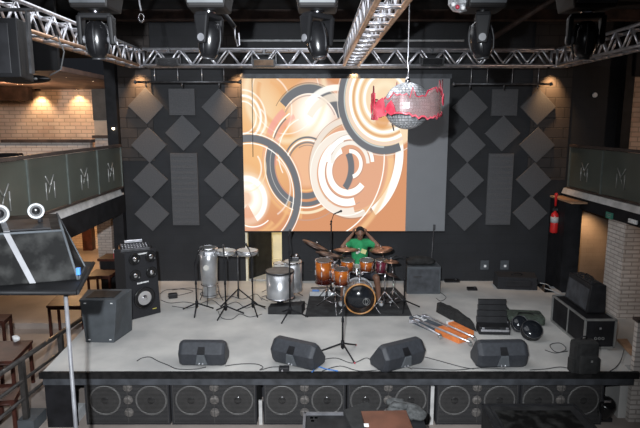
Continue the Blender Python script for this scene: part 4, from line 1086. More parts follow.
# low black case at the back
p = G(496,288,0)
t = thing('black_equipment_case','low black equipment case lying at the back right of the stage','case',(p.x,p.y-.08,0),-.12)
MB().hexa([(0,0,0),(.80,0,0),(.84,.42,0),(-.02,.42,0),(.01,.01,.26),(.79,.01,.26),(.82,.40,.28),(0,.40,.28)],.02).build('case_body','carpet',t)
MB().box((.42,-.01,.13),(.5,.012,.12),.01).build('front_pocket','blackpl',t)
MB().tube([(.30,.15,.275),(.34,.15,.31),(.48,.15,.31),(.52,.15,.275)],.012).build('handle','black',t)
# row of open cases
ys = [(335,8.60),(0,0)]
base = G(496,335,0)
for i in range(4):
    yy = base.y + i*.30; ww = .50 - .0*i; xx = base.x - .02 + .095*i
    t = thing('hard_case', ['nearest small black hard case with a silver edge','second nearest of the small black hard cases','third nearest of the small black hard cases','farthest of the row of small black hard cases'][i],'case',(xx,yy,0),-.05,'row of small black hard cases')
    MB().bx(-ww/2,ww/2,0,.24,0,.13,.015).build('lower_shell','blackpl',t)
    MB().hexa([(-ww/2,.20,.13),(ww/2,.20,.13),(ww/2,.25,.13),(-ww/2,.25,.13),(-ww/2,.22,.23),(ww/2,.22,.23),(ww/2,.27,.23),(-ww/2,.27,.23)],.008).build('raised_lid','blackpl',t)
    if i == 0: MB().box((0,-.005,.075),(ww*.9,.014,.035),.004).build('silver_edge','alu',t)
    for q in (-ww*.38,ww*.38): MB().box((q,-.008,.115),(.04,.018,.03),.004).build('latch','alu',t)
    MB().tube([(-.06,-.005,.12),(-.05,-.03,.13),(.05,-.03,.13),(.06,-.005,.12)],.008).build('handle','black',t)
p = G(528,327,0)
t = thing('green_canvas_bag','dark green canvas bag lying behind the chrome-rimmed drums','bag',(p.x,p.y+.1,0),-.12)
m = MB(); m.box((0,.15,.08),(.62,.40,.16),.05); m.build('bag_body','green',t)
MB().tube([(-.18,-.04,.13),(-.1,.1,.175),(.1,.1,.175),(.18,-.04,.13)],.012).build('strap','cloth',t); MB().box((.1,.15,.163),(.34,.02,.01)).build('zip','blackpl',t)
for (u,v,rr,tilt,lab) in ((519,332,.125,1.0,'black drum with chrome rim lying on its side, left of its twin'),(531,339,.155,.75,'black drum with chrome rim lying at the front of the green bag')):
    p = G(u,v,0)
    t = thing('small_black_drum', lab, 'drum', (p.x,p.y,0), -.3)
    A = Vector((.15,-math.sin(tilt),math.cos(tilt))).normalized(); c = Vector((0,0,rr*abs(math.sin(tilt))*1.0+.035))
    MB().lathe([(rr,-.05),(rr,.05)],c,A,28).build('shell','gloss',t)
    for z in (-.055,.055): MB().ring(c+A*z,A,rr+.002,.007,28).build('rim','dsteel',t)
    MB().lathe([(0,.045),(rr-.003,.045),(rr-.003,.052),(0,.055)],c,A,24).build('drum_head','bhead',t)
    MB().box(c+A*.06+Vector((.02,0,-.05)),(.08,.02,.03),.006).build('muffler','white',t)
# two-tone long carton with tubes, cloth
a, c = G(409,322,0), G(461,345,0)
L_ = (c-a).length; rz = math.atan2(c.y-a.y,c.x-a.x)
t = thing('two_tone_carton','long low carton, grey at its left half and orange at its right','carton',a,rz)
MB().bx(0,L_*.52,0,.19,0,.10,.006).build('grey_half','carton',t); MB().bx(L_*.52,L_*.96,0,.19,0,.10,.006).build('orange_half','orange',t)
m = MB()
for k in range(5): m.box((.06+k*.055,.095,.104),(.035,.05 if k%2 else .08,.006))
m.build('white_lettering','white',t)
a2, c2 = G(446,327,0), G(468,338,0)
t = thing('orange_strip_box','short orange box lying behind the long carton','carton',a2,math.atan2(c2.y-a2.y,c2.x-a2.x))
MB().bx(0,(c2-a2).length,0,.12,0,.10,.006).build('box','orange',t); MB().bx(0,.05,-.004,.124,0,.104).build('end_band','white',t)
for k,(q0,q1,lab) in enumerate(((( 416,319),(470,342),'longest of three silver tubes lying across the carton'),((424,315),(474,337),'rearmost of three silver tubes lying across the carton'),((412,320),(440,335),'shortest of three silver tubes at the left end of the carton'))):
    z = .135
    b0, b1 = G(*q0,z), G(*q1,z)
    t = thing('silver_tube', lab, 'tube', b0, group='silver stand tubes on the carton')
    MB().cyl((0,0,0),b1-b0,.017,seg=10).build('tube','alu',t)
    MB().box((0,0,-.02),(.10,.05,.06),.01,R=Rz(math.atan2((b1-b0).y,(b1-b0).x)+1.2)).build('foot','alu',t)
    MB().box(b1-b0+Vector((0,0,-.02)),(.05,.13,.05),.01).build('end_fitting','mark',t)
# dark cloth heap
m = MB()
P = [G(437,303,.0),G(453,313,0),G(474,325,0),G(477,332,0),G(458,324,0),G(436,312,0)]
c = sum(P,Vector())/6
ring0 = [m._v(q) for q in P]; ring1 = [m._v((q-c)*.8+c+Vector((0,0,.08+.05*(i%2)))) for i,q in enumerate(P)]; top = m._v(c+Vector((-.05,.05,.12)))
for i in range(6):
    j=(i+1)%6; m.bm.faces.new((ring0[i],ring0[j],ring1[j],ring1[i])); m.bm.faces.new((ring1[i],ring1[j],top))
m.bm.faces.new(ring0[::-1])
bmesh.ops.subdivide_edges(m.bm, edges=list(m.bm.edges), cuts=3, use_grid_fill=True)
for v in m.bm.verts:
    if v.co.z > .005: v.co += Vector((0,0,random.uniform(-.012,.012)))
solo('black_cloth_bag', m, 'cloth','crumpled black cloth bag spread behind the orange and grey carton','bag',(c.x,c.y,0))
# road case + amp
t = thing('road_case','long black road case with aluminium edges on the right of the stage','road case',(4.0,7.98,0))
Lc, Wc, Hc = 1.18, .46, .47
MB().bx(.008,Wc-.008,.008,Lc-.008,.03,Hc-.008).build('panels','black',t)
for q in [((0,0),(0,0)),((1,0),(1,0)),((0,1),(0,1)),((1,1),(1,1))]:
    x, y = q[0][0]*Wc, q[0][1]*Lc; MB().bx(x-.014,x+.014,y-.014,y+.014,.02,Hc).build('edge_profile','mark',t)
for z in (.025,Hc-.006):
    m = MB()
    for x in (0,Wc): m.bx(x-.014,x+.014,0,Lc,z-.014,z+.014)
    for y in (0,Lc): m.bx(0,Wc,y-.014,y+.014,z-.014,z+.014)
    m.build('edge_profile','mark',t)
MB().bx(-.004,.01,Lc*.5-.01,Lc*.5+.01,.04,Hc-.02).build('side_seam','mark',t)
m = MB()
for k in range(3): m.ring((.17+k*.055,-.004,.17),(0,1,0),.018,.006,12,5)
m.build('white_lettering','mark',t)
MB().box((Wc/2,-.006,.33),(.03,.012,.03),.004).build('latch','alu',t)
for x in (.06,Wc-.06):
    for y in (.08,Lc-.08): MB().box((x,y,.012),(.05,.05,.022)).build('foot','black',t)
t = thing('guitar_amplifier','black combo amplifier standing on the long road case','amplifier',(4.13,8.24,.482),0)
m = MB(); m.hexa([(0,0,0),(.30,0,0),(.30,.78,0),(0,.78,0),(.05,0,.44),(.28,0,.44),(.28,.78,.44),(.05,.78,.44)],.012); m.build('cabinet','blackpl',t)
R = Matrix.Rotation(math.atan2(.05,.44),4,'Y')
MB().box((.020,.39,.20),(.010,.70,.34),.004,R=R).build('grille_cloth','board',t)
MB().box((.16,.39,.447),(.17,.6,.012),.004).build('control_panel','dsteel',t)
m = MB()
for k in range(7): m.cyl((.12,.14+k*.08,.45),(.12,.14+k*.08,.475),.014,seg=8)
m.build('knob','blackpl',t); MB().tube([(.2,.25,.45),(.2,.28,.49),(.2,.5,.49),(.2,.53,.45)],.010).build('handle','black',t)
for x,y in ((.03,.04),(.27,.04),(.03,.74),(.27,.74)): MB().box((x,y,-.003),(.03,.03,.008)).build('foot','black',t)
# backpack
p = G(588,377,0)
t = thing('backpack','black backpack standing on the right edge of the stage','backpack',(p.x,p.y+.02,0),.1)
m = MB(); m.box((0,.12,.24),(.34,.22,.46),.07); m.build('main_compartment','cloth',t)
m = MB(); m.box((0,.0,.17),(.26,.09,.26),.035); m.build('front_pocket','cloth',t)
for s_ in (-1,1): MB().box((s_*.175,.10,.13),(.06,.14,.20),.025).build('side_pocket','cloth',t)
MB().tube([(-.04,.15,.46),(-.03,.15,.51),(.03,.15,.51),(.04,.15,.46)],.010).build('top_handle','black',t)
MB().tube([(.14,.24,.42),(.2,.28,.25),(.2,.24,.06)],.016).build('shoulder_strap','black',t)
MB().box((.02,-.045,.23),(.03,.006,.03),.003).build('badge','mark',t)
# plank, extinguisher
a, c = G(619,343,0), G(632,356,0)
solo('wooden_plank', MB().prism([G(617,341,.0),G(627,341,.0),G(636,356,.0),G(631,356,.0)],(0,0,.04)), 'plank','pale wooden plank lying at the right edge of the stage','plank',None)
p = D(554.6,219,11.25)
t = thing('fire_extinguisher','red fire extinguisher hung on the black partition at right','fire extinguisher',(p.x,11.25,p.z-.29), PI/2)
MB().lathe([(.055,0),(.075,.015),(.078,.05),(.078,.36),(.06,.41),(.025,.44),(.022,.46)],seg=22).build('cylinder','red',t)
MB().lathe([(.0785,.22),(.0798,.22),(.0798,.34),(.0785,.34)],seg=22, ring=True).build('paper_label','lgrey',t)
MB().box((0,0,.485),(.04,.10,.05),.006).build('valve','dsteel',t)
MB().box((0,-.05,.52),(.03,.13,.015),.004,R=Matrix.Rotation(-.3,4,'X')).build('lever','black',t)
MB().tube([(.02,0,.49),(.09,-.02,.52),(.10,0,.40),(.09,.0,.25)],.010).build('hose','black',t)
MB().lathe([(.022,0),(.026,.2),(.036,.24),(.02,.27)],(.0,.0,.56),(0,0,1),14).build('horn','red',t)
MB().box((0,-.09,.3),(.05,.03,.12),.004).build('wall_bracket','dsteel',t)
# exit sign and emergency light on the right fascia
for (u,v,w_,h_,m_,nm,lab,cat) in ((609.5,215.5,.16,.11,'signg','exit_sign','small green exit sign on the black edge of the right balcony','sign'),(633,221.5,.18,.07,'white','emergency_light','white emergency light on the black edge of the right balcony','emergency light')):
    x = 5.14; Yq = None
    r = ray(u,v); tt = (5.12+.028*(12.2-9.5)-.02)/r.x; P = Vector((r.x*tt, r.y*tt, CH+r.z*tt))
    t = thing(nm, lab, cat, P, math.radians(1.6))
    MB().box((0,0,0),(.03,w_*1.3,h_),.006).build('housing',m_,t)
    if m_ == 'signg':
        m = MB(); m.box((-.018,0,.02),(.006,w_*.9,.012)); m.box((-.018,.0,-.012),(.006,w_*.6,.012)); m.build('pale_lettering','mark',t)
    else: MB().cyl((-.016,-.08,0),(-.016,.08,0),.018,seg=8).build('tube_lamp','white',t)
# ================================================================== LEFT FOREGROUND: PLATFORM WITH CABINET
TZ = 2.158
f0 = G(-150,290.5,TZ); f1 = G(77,290.5,TZ); k1 = G(93,261.5,TZ); k0 = G(-130,261.5,TZ)
t = thing('speaker_platform','black platform board on a thin silver pole at the left, carrying a scuffed cabinet','platform',(f1.x,f1.y,TZ))
MB().prism([f0,f1,k1,k0],(0,0,-.035)).build('board','nearbk',t,world=True)
m = MB()
for a, c in ((f0,f1),(f1,k1)): m.cyl(a+Vector((0,0,-.017)),c+Vector((0,0,-.017)),.02,seg=6)
m.build('edge_trim','nearbk',t,world=True)
pp = G(61.5,291,TZ-.035); pp.y += .06
MB().cyl((pp.x,pp.y,TZ-.035),(pp.x,pp.y,FL),.016,seg=10).build('support_pole','strap',t,world=True)
for q in ((-3.25,4.1),(-3.5,4.8)): MB().cyl((q[0],q[1],TZ-.035),(q[0],q[1],FL),.022,seg=10).build('support_pole','strap',t,world=True)
MB().box((pp.x,pp.y,FL+.01),(.16,.16,.02)).build('foot_plate','dsteel',t,world=True)
t = thing('stage_cabinet','big scuffed black cabinet with a grey strap on the left platform','speaker',(-2.3,4.3,TZ))
Pb = [G(-60,291,TZ),G(78,279.5,TZ),G(85,267,TZ),G(-50,266,TZ)]
zt = 2.545
Pt = [D(-10,236,4.02),D(62.5,229.5,4.36),D(57,212,4.86),D(-8,214,4.8)]
for q in Pt: q.z = zt
Pt[0] = Pt[1]+(Pb[0]-Pb[1])*.72; Pt[2] = G(57,213.5,zt); Pt[3] = Pt[0]+(Pt[2]-Pt[1])
m = MB(); m.hexa([Pb[0],Pb[1],Pb[2],Pb[3],Pt[0],Pt[1],Pt[2],Pt[3]],.008); m.build('cabinet','marble',t,world=True)
# edge profiles
m = MB()
for a, c in ((Pb[1],Pt[1]),(Pt[0],Pt[1]),(Pt[1],Pt[2]),(Pb[1],Pb[2]),(Pt[2],Pb[2])): m.cyl(a,c,.010,seg=6)
m.build('edge_profile','greybox',t,world=True)
def lerp(a,b,k): return a+(b-a)*k
m = MB(); a,b2,c,d2 = [lerp(lerp(Pt[3],Pt[2],k1_),lerp(Pt[0],Pt[1],k1_),k2_) for k1_,k2_ in ((.40,.92),(.88,.92),(.88,.38),(.40,.38))]
m.prism([q+Vector((0,0,.004)) for q in (a,b2,c,d2)],(0,0,.012)); m.build('handle_recess','black',t,world=True)
# strap over the face
s0, s1 = lerp(Pt[0],Pt[1],.42), lerp(Pb[0],Pb[1],.66)
tq = lerp(Pt[3],Pt[2],.30)
nrm = (Pb[1]-Pb[0]).cross(Pt[0]-Pb[0]).normalized(); 
if nrm.y > 0: nrm = -nrm
wv = (Pt[1]-Pt[0]).normalized()*.022
for a, c, n_ in ((s0,s1,nrm),(tq,s0,Vector((0,0,1)))):
    m = MB(); m.prism([a-wv+n_*.012,a+wv+n_*.012,c+wv+n_*.012,c-wv+n_*.012], n_*.006); m.build('strap','strap',t,world=True)
m = MB(); q = lerp(Pb[1],Pt[1],.12)+Vector((.02,0,.02)); m.box(q,(.03,.03,.06),.006); m.build('blue_clip','blue',t,world=True)
for (u,v,rr,lab) in ((36,211,.066,'ring-fronted lamp with white rim on top of the left cabinet'),(-1,214,.08,'ring-fronted lamp cut by the left edge of the picture')):
    p = D(u,v,4.62); 
    t = thing('ring_lamp', lab, 'lamp', (p.x,p.y,p.z), group='white rimmed lamps on the left cabinet')
    ax = (Vector((0,0,CH))-p).normalized(); ax.z -= .1
    ax = ax.normalized()
    MB().lathe([(rr*.72,-.002),(rr*.75,.012),(rr*.98,.012),(rr*1.0,-.01),(rr*.72,-.012)],(0,0,0),ax,28, ring=True).build('white_rim','lgrey',t)
    MB().lathe([(rr*.5,-.16),(rr*.9,-.10),(rr*.97,-.012),(rr*.7,-.013)],(0,0,0),ax,24).build('housing','blackpl',t)
    MB().lathe([(rr*.72,-.02),(rr*.4,-.01),(0,.0)],(0,0,0),ax,20).build('lens','gloss',t)
    MB().cyl((0,.05,-.02),(0,.05,min(-.03, zt-p.z+.0)),.02,seg=8).build('mount','blackpl',t)
# hanging cabinet at the top left
x1 = D(27,50,4.5).x
t = thing('hanging_speaker','dark speaker hanging under the truss at the upper left corner','speaker',(x1-.41,4.85,3.75))
m = MB(); m.hexa([(-.35,-.35,0),(.35,-.35,0),(.17,.2,0),(-.45,.2,0),(-.35,-.35,.45),(.35,-.35,.45),(.17,.2,.5),(-.45,.2,.5)],.012); m.build('cabinet','nearbk',t)
MB().box((-.02,-.357,.22),(.6,.01,.38),.004).build('grille','blackpl',t)
m = MB(); m.box((.30,-.08,.3),(.02,.05,.5)); m.box((-.40,-.08,.3),(.02,.05,.5)); m.box((0,-.08,.56),(.75,.05,.02)); m.cyl((0,-.08,.56),(0,-.08,.70),.02); m.build('bracket','dsteel',t)
MB().tube([(.35,.1,.35),(.45,.1,.38),(.50,.1,.25),(.46,.1,.10),(.36,.1,.05)],.006).build('cable','cable',t)
# dark rounded lamp housing under the upper ceiling
p = D(30,80,9.45)
t = thing('ceiling_pod','long dark rounded fixture under the edge of the upper left ceiling','ceiling fixture',(p.x,9.3,p.z))
MB().sph((0,0,0),(.42,.12,.075),20).build('pod_body','gloss',t); MB().cyl((0,.05,.05),(0,.15,.30),.02,seg=8).build('bracket','black',t)
MB().sph((.22,-.10,-.0),(.03,.03,.02),8).build('indicator','lgrey',t)
# upper left lamps
for (u,v,Y,lab) in ((37.5,89,14.85,'left wall washer lamp shining down the upper brick wall'),(76.5,88,14.85,'right wall washer lamp shining down the upper brick wall')):
    p = D(u,v,Y)
    t = thing('wall_washer', lab, 'wall lamp', (p.x,Y,p.z), group='wall washers on the upper brick wall')
    MB().lathe([(.05,.12),(.07,.10),(.075,-.04),(.06,-.04),(.05,.02),(0,.03)],seg=16).build('shade','black',t)
    MB().cyl((0,0,-.035),(0,0,.0),.05,seg=12).build('bulb','bulb',t)
    MB().box((0,.10,.08),(.04,.1,.03)).build('bracket','black',t)
    l = bpy.data.lights.new('wall_washer_beam','SPOT'); l.energy = 55; l.color = (1,.66,.34); l.spot_size = math.radians(100); l.spot_blend = .8; l.shadow_soft_size = .05
    o = bpy.data.objects.new('wall_washer_beam', l); COL.objects.link(o); o.location = (p.x,Y-.05,p.z-.06); o.rotation_euler = (math.radians(12),0,0)
for (u,v,Y,lab,m_) in ((66,76,11.0,'tiny bright ceiling bulb at the upper left','bulbs'),(93,80,12.0,'small black ceiling can with bright tip at the upper left','bulbs'),(113.3,128.5,11.45,'tiny bright lamp on the black pillar','bulbs')):
    p = D(u,v,Y); t = thing('ceiling_spot', lab, 'ceiling lamp', p)
    MB().sph((0,0,0),.03,10).build('bulb',m_,t)
    MB().cyl((0,0,.02),(0,0,min(.14,max(.06,4.25-p.z)) if v < 100 else .05),.04,seg=12).build('can','black',t)

# small things on parapet
p = D(18,155,12.7)
t = thing('small_cabinet_unit','small black box with a pinkish panel behind the left balcony railing','box',(p.x,12.40,2.05))
MB().box((0,0,p.z-2.05-.15),(.45,.2,.42),.02).build('box_body','black',t); MB().box((.10,-.105,p.z-2.05-.1),(.14,.01,.14),.004).build('pink_panel','brownc',t)
for q in (-.18,.18): MB().bx(q-.02,q+.02,-.03,.03,0,max(.02,p.z-2.05-.34)).build('leg','black',t)

# tables on the lower floor
def table(corners, label, h=.72, z=None):
    zt = FL+h; P = [G(u,v,zt) for u,v in corners]
    c = sum(P,Vector())/4
    t = thing('bar_table', label, 'table', (c.x,c.y,FL), group='red-brown wooden tables on the lower floor')
    MB().prism([q-Vector((0,0,.04)) for q in P],(0,0,.04),.005).build('tabletop','table',t,world=True)
    for q in P:
        k = lerp(q,c,.12); MB().bx(k.x-.022,k.x+.022,k.y-.022,k.y+.022,FL,zt-.04).build('leg','table',t,world=True)
    m = MB(); R4 = [lerp(q,c,.12) for q in P]
    for i in range(4): m.cyl(R4[i]+Vector((0,0,-.07)),R4[(i+1)%4]+Vector((0,0,-.07)),.02,seg=6)
    m.build('apron','table',t,world=True)
    return c
c1_ = table([(-30,362),(13,361),(33,340),(-2,341)],'nearest red-brown table at the left edge, with a white crumpled cup on it')
table([(46,306),(84,306),(88,296),(56,296)],'red-brown table under the left platform, behind the stair railing')
table([(86,276.5),(110,275.5),(119,269),(96,269)],'far red-brown table beside the tower speaker')
table([(-25,322),(4,321),(12,314),(-12,314)],'red-brown table mostly cut by the left edge, behind the nearest one')
table([(-12,402),(14,400),(24,383),(-2,384)],'low red-brown bench seat between the railing bars','' and 0 or .50)
q = G(15.5,341.5,FL+.72)
t = thing('paper_cup','crumpled white cup on the nearest red-brown table','cup',(q.x,q.y,FL+.72))
m = MB(); m.lathe([(.03,0),(.045,.09),(.042,.09),(.028,.01)],seg=14); m.sph((.03,.0,.05),(.05,.04,.045),10)
m.build('cup_body','white',t)
# bar counter with red packet
a = G(98,268,FL+.95)
t = thing('bar_counter','black bar counter far behind the tower speaker','counter',(-5.35,13.4,FL))
MB().bx(-.12,1.0,-.0,.5,0,.84,.01).build('counter_body','black',t); MB().bx(-.16,1.02,-.05,.55,.84,.90,.006).build('counter_top','table',t)
t = thing('red_white_packet','red and white packet standing on the far bar counter','packet',(-5.02,13.45,FL+.90))
MB().bx(-.12,.12,0,.08,0,.12,.004).build('red_part','pink',t); MB().bx(-.12,.12,0,.08,.12,.22,.004).build('white_part','white',t)
# stair railing
ra = [D(0,373,6.65),D(57,334,8.22)]
t = thing('stair_railing','brown metal railing with three bars along the left side of the stage','railing',(-4.1,7.14,FL))
Y0, Y1 = 5.9, 9.6
def rz_(y): return .24-.075*(y-6.65)
for k, dz in enumerate((0,-.30,-.56)):
    r_ = .035 if k == 0 else .024
    MB().cyl((-4.06,Y0,rz_(Y0)+dz),(-4.12,Y1,rz_(Y1)+dz),r_,seg=8).build('rail','hand',t,world=True)
for y in (5.95,7.16,8.3,9.5): MB().bx(-4.12,-4.05,y-.035,y+.035,FL,rz_(y)).build('post','railgrey' if 0 else 'hand',t,world=True)
# dark skirting rail behind (reddish strip)
# ================================================================== FOREGROUND TABLE STUFF
t = thing('mixer_case','grey-edged open equipment case with dark inside at the bottom middle','case',(-.12,5.95,FL))
a, c = G(306,411,.08), G(390,409,.08)
MB().bx(a.x,c.x,5.3,a.y-.02,FL+.55,.035,.01).build('case_body','scuff',t,world=True)
m = MB(); 
m.bx(a.x-.02,c.x,a.y-.02,a.y+.010,.035,.065); m.bx(a.x-.03,a.x,5.3,a.y+.010,.0,.065); m.build('rim_profile','strap',t,world=True)
for q in ((.05,.10),(.1,.10),(.06,-.12)):
    MB().bx(a.x+q[0],a.x+q[0]+.035,a.y-.12+q[1]*.3,a.y-.08+q[1]*.3,.02,.035).build('knob','lgrey',t,world=True)
pz = G(312,424,.03); MB().box((pz.x,pz.y,.028),(.045,.05,.012)).build('yellow_note','plank',t,world=True)
for x in (a.x+.05,c.x-.05):
    for y in (5.35,a.y-.05): MB().bx(x-.03,x+.03,y-.03,y+.03,FL,FL+.55).build('leg','black',t,world=True)
t = thing('flat_black_bag','flat black padded bag propped between the case and the brown board','bag',(.28,6.0,.09))
P = [G(343,414,.10),G(367,404.5,.10),G(378,415,.10),G(366,437,.10),G(352,433,.10)]
for q in P: q.z = .09
MB().prism(P,(0,0,.06),.012).build('bag_body','cloth',t,world=True)
t = thing('brown_board','plain red-brown wooden board with a white tag at the bottom middle','board',(.4,5.6,.16))
P = [G(361,413.5,.16),G(406,412.5,.16),G(421,452,.16),G(372,452,.16)]
MB().prism(P,(0,0,.03),.004).build('board','wood',t,world=True)
q = G(364.5,425,.195); MB().box((q.x+.02,q.y,.194),(.05,.055,.008)).build('white_tag','white',t,world=True)
t = thing('small_rack_case','black case under a grey jacket at the bottom middle','case',(.98,6.1,FL))
a, c = G(394,411,.05), G(421,411,.05)
MB().bx(a.x-.03,c.x,5.55,6.12,FL,.05,.012).build('case_body','blackpl',t,world=True)
m = MB()
for k in range(3): m.box((c.x-.08-k*.06,5.54,-.03),(.03,.012,.012))
m.build('indicator','lgrey',t,world=True)
m = MB(); q = G(405,407,.05)
m.sph((q.x-.03,q.y-.18,.10),(.21,.15,.075),20); m.sph((q.x-.12,q.y-.06,.13),(.12,.09,.06),14); m.sph((q.x+.10,q.y-.22,.09),(.12,.12,.05),14); m.tube([(q.x-.2,q.y-.1,.10),(q.x-.16,q.y-.2,.19),(q.x-.02,q.y-.24,.185)],.03,8)
random.seed(5)
for v in m.bm.verts: v.co += Vector((random.uniform(-.012,.012),random.uniform(-.012,.012),random.uniform(-.01,.01)))
solo('grey_jacket', m, 'jacket','crumpled grey jacket lying on the black case at the bottom middle','jacket',(q.x,q.y,.05))
t = thing('large_black_case','large scuffed black case with worn lid at the bottom right','case',(1.9,5.9,FL))
a, c = G(482,405,.0), G(573,403.5,.0)
MB().hexa([(a.x,5.2,FL),(c.x,5.2,FL),(c.x,a.y,FL),(a.x,a.y,FL),(a.x-.02,5.2,0),(c.x+.02,5.2,0),(c.x,a.y,0),(a.x,a.y,0)],.01).build('case_body','scuff',t,world=True)
m = MB()
for x in (a.x,c.x): m.bx(x-.015,x+.015,5.2,a.y,-.01,.014)
m.bx(a.x,c.x,a.y-.02,a.y+.01,-.01,.014); m.bx(a.x+.07,a.x+.085,5.2,a.y,-.005,.010)
m.build('edge_profile','blackpl',t,world=True)
MB().box(((a.x+c.x)/2,5.75,.004),(.9,.8,.006)).build('worn_lid_top','marble',t,world=True)

# ================================================================== CABLES AND BITS ON THE STAGE FLOOR
def cable(pts, label, r=.006, m_='cable', name='cable'):
    P = [G(u,v,.008) for u,v in pts]; Q = []
    for i in range(len(P)-1):
        p0, p1, p2, p3 = P[max(i-1,0)], P[i], P[i+1], P[min(i+2,len(P)-1)]
        for k in range(6):
            s_ = k/6; Q.append(.5*((2*p1)+(p2-p0)*s_+(2*p0-5*p1+4*p2-p3)*s_*s_+(3*p1-p0-3*p2+p3)*s_**3))
    Q.append(P[-1])
    solo(name, MB().tube(Q, r, 5), m_, label, 'cable', (P[0].x,P[0].y,0), group='cables lying on the stage')
cable([(137,361),(142,358),(150,357),(158,361),(168,365),(178,369),(196,369),(206,367)],'black cable looping to the leftmost floor monitor')
cable([(225,366),(240,364),(256,364),(263,367),(260,370),(272,367),(284,367)],'black cable from the leftmost to the second floor monitor')
cable([(320,360),(336,358),(352,363),(366,358),(372,361),(378,364)],'black cable between the second and third floor monitor')
cable([(322,371),(340,366),(360,371),(385,369),(402,366),(412,369)],'black cable along the stage edge to the third floor monitor')
cable([(425,357),(440,361),(462,367),(474,369)],'thin cable from the third to the rightmost floor monitor')
cable([(412,368),(430,369),(455,370),(480,368),(505,369)],'black cable lying along the edge by the rightmost monitor')
cable([(545,350),(556,353),(566,349),(560,343),(550,345),(556,352),(568,351)],'coiled cable beside the road case')
cable([(530,370),(545,369),(560,367),(572,369)],'black cable near the backpack')
cable([(610,371),(616,367),(621,360),(624,350)],'thin cable running back beside the brick column')
cable([(160,294),(166,290),(180,289),(193,291),(180,295),(168,296),(173,298)],'cable looping round the small black adapter')
cable([(161,300),(170,303),(185,302),(198,305),(188,308),(172,306)],'thin cable on the floor before the tower speaker')
cable([(172,290),(190,288),(206,291),(216,298),(230,296),(243,299),(256,294),(262,300)],'cable running behind the percussion stands')
cable([(200,304),(212,300),(222,306),(236,302),(246,308),(256,305),(266,309)],'tangled cable between the percussion stand legs')
cable([(218,311),(222,318),(232,319),(240,314),(250,317),(262,314)],'cable under the shallow drums')
cable([(262,292),(270,289),(280,292),(262,297),(268,301)],'cable beside the wide silver drum')
cable([(300,300),(308,306),(300,311),(292,305),(304,302)],'cable at the left corner of the drum rug')
cable([(438,291),(446,297),(441,301),(436,298)],'thin cable beside the square grey cabinet')
cable([(540,283),(548,285),(552,290),(544,288),(556,292),(563,296)],'white-grey cable bundle by the far end of the road case', .010,'lgrey')
cable([(312,372),(318,367),(326,369),(338,371)],'blue cable at the stage edge beside the second monitor',.009,'blue')
p = G(173,298,0); solo('power_adapter', MB().box((p.x,p.y,.05),(.17,.12,.09),.015,R=Rz(.4)), 'blackpl','small black power adapter on the floor right of the tower speaker','adapter',(p.x,p.y,0))
p = G(284,371,0)
t = thing('direct_box','small black connector box on the floor at the second monitor','box',(p.x,p.y,0))
MB().box((0,0,.035),(.14,.09,.06),.008).build('box_body','blackpl',t); MB().cyl((-.02,-.05,.035),(-.02,-.07,.035),.012,seg=8).build('socket','alu',t)
for (u,v,w_,lab) in ((452,282,.16,'small dark pedal by the back wall right of the square cabinet'),(472,290,.10,'small black lump on the floor right of the square cabinet')):
    p = G(u,v,0); t = thing('small_pedal', lab, 'pedal', (p.x,p.y,0))
    MB().hexa([(-w_,-.05,0),(w_,-.05,0),(w_,.05,0),(-w_,.05,0),(-w_,-.05,.03),(w_,-.05,.03),(w_,.05,.06),(-w_,.05,.06)],.006).build('pedal_body','black',t)
    MB().cyl((w_*.5,0,.04),(w_*.5,0,.075),.02,seg=8).build('knob','dsteel',t)
p = G(549,286,0)
solo('paper_sheet', MB().prism([G(549,287,.0),G(556,286,.0),G(565,297,.0),G(560,298,.0)],(0,0,.005)), 'lgrey','pale sheet lying beyond the far end of the road case','paper',None)
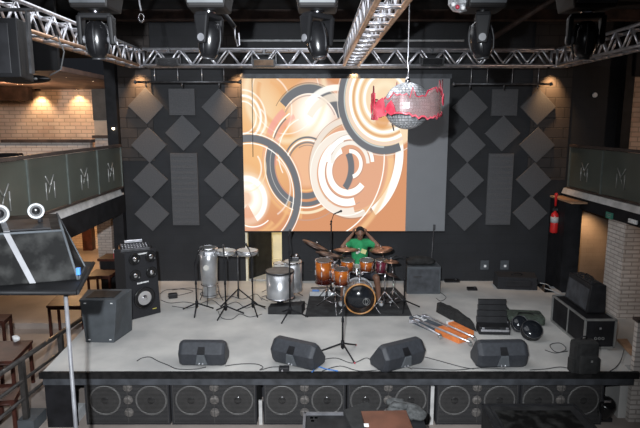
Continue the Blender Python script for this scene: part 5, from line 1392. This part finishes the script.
# ================================================================== LIGHTS
def spot(name, loc, target, e, col, size, blend=.6, soft=.08):
    l = bpy.data.lights.new(name,'SPOT'); l.energy = e; l.color = col; l.spot_size = math.radians(size); l.spot_blend = blend; l.shadow_soft_size = soft
    o = bpy.data.objects.new(name, l); COL.objects.link(o); o.location = loc
    o.rotation_euler = (Vector(target)-Vector(loc)).to_track_quat('-Z','Y').to_euler(); return o
def pt(name, loc, e, col, r=.1):
    l = bpy.data.lights.new(name,'POINT'); l.energy = e; l.color = col; l.shadow_soft_size = r
    o = bpy.data.objects.new(name, l); COL.objects.link(o); o.location = loc; return o
spot('camera_flash', (-.28,-.05,3.72), (-1.1,8,1.0), 3500, (.90,.95,1.0), 80, .75, .035)
# warm lamps of the lower and upper left rooms and under the right balcony
pt('lower_left_lamp', (-7.1,15.6,1.2), 210, (1,.60,.30)); pt('lower_left_lamp_near', (-6.3,10.4,1.3), 42, (1,.85,.75))
pt('upper_left_lamp', (-6.6,12.4,4.0), 80, (1,.62,.36))
spot('under_balcony_spot', (5.85,11.75,1.62), (5.9,12.2,.2), 110, (1,.68,.36), 95, .9, .04)
pt('passage_lamp', (-1.0,12.8,2.0), 40, (1,.85,.55))
pt('right_aisle_lamp', (6.5,8.6,1.3), 8, (1,.6,.35))
pt('upper_right_fill', (8.2,9.6,3.6), 45, (1,.72,.55))  # added fill for the upper right brick; no lamp stands there
w = bpy.data.worlds.new('World'); S.world = w; w.use_nodes = True
w.node_tree.nodes['Background'].inputs[0].default_value = (.6,.65,.8,1); w.node_tree.nodes['Background'].inputs[1].default_value = .02
# dim house light over the room
l = bpy.data.lights.new('house_light','AREA'); l.shape = 'RECTANGLE'; l.size = 6; l.size_y = 5; l.energy = 190; l.color = (.92,.95,1)
o = bpy.data.objects.new('house_light', l); COL.objects.link(o); o.location = (-1.2,7.5,5.3)
# ================================================================== CAMERA
c = bpy.data.cameras.new('camera'); c.sensor_width = 36; c.lens = 36*FPX/640; c.clip_end = 100
co = bpy.data.objects.new('camera', c); COL.objects.link(co); co.location = (0,0,CH); co.rotation_euler = (PI/2-PITCH,0,0)
S.camera = co
S.view_settings.view_transform = 'Standard'; S.view_settings.look = 'None'; S.view_settings.gamma = 1; S.view_settings.use_curve_mapping = False
S.view_settings.exposure = 0
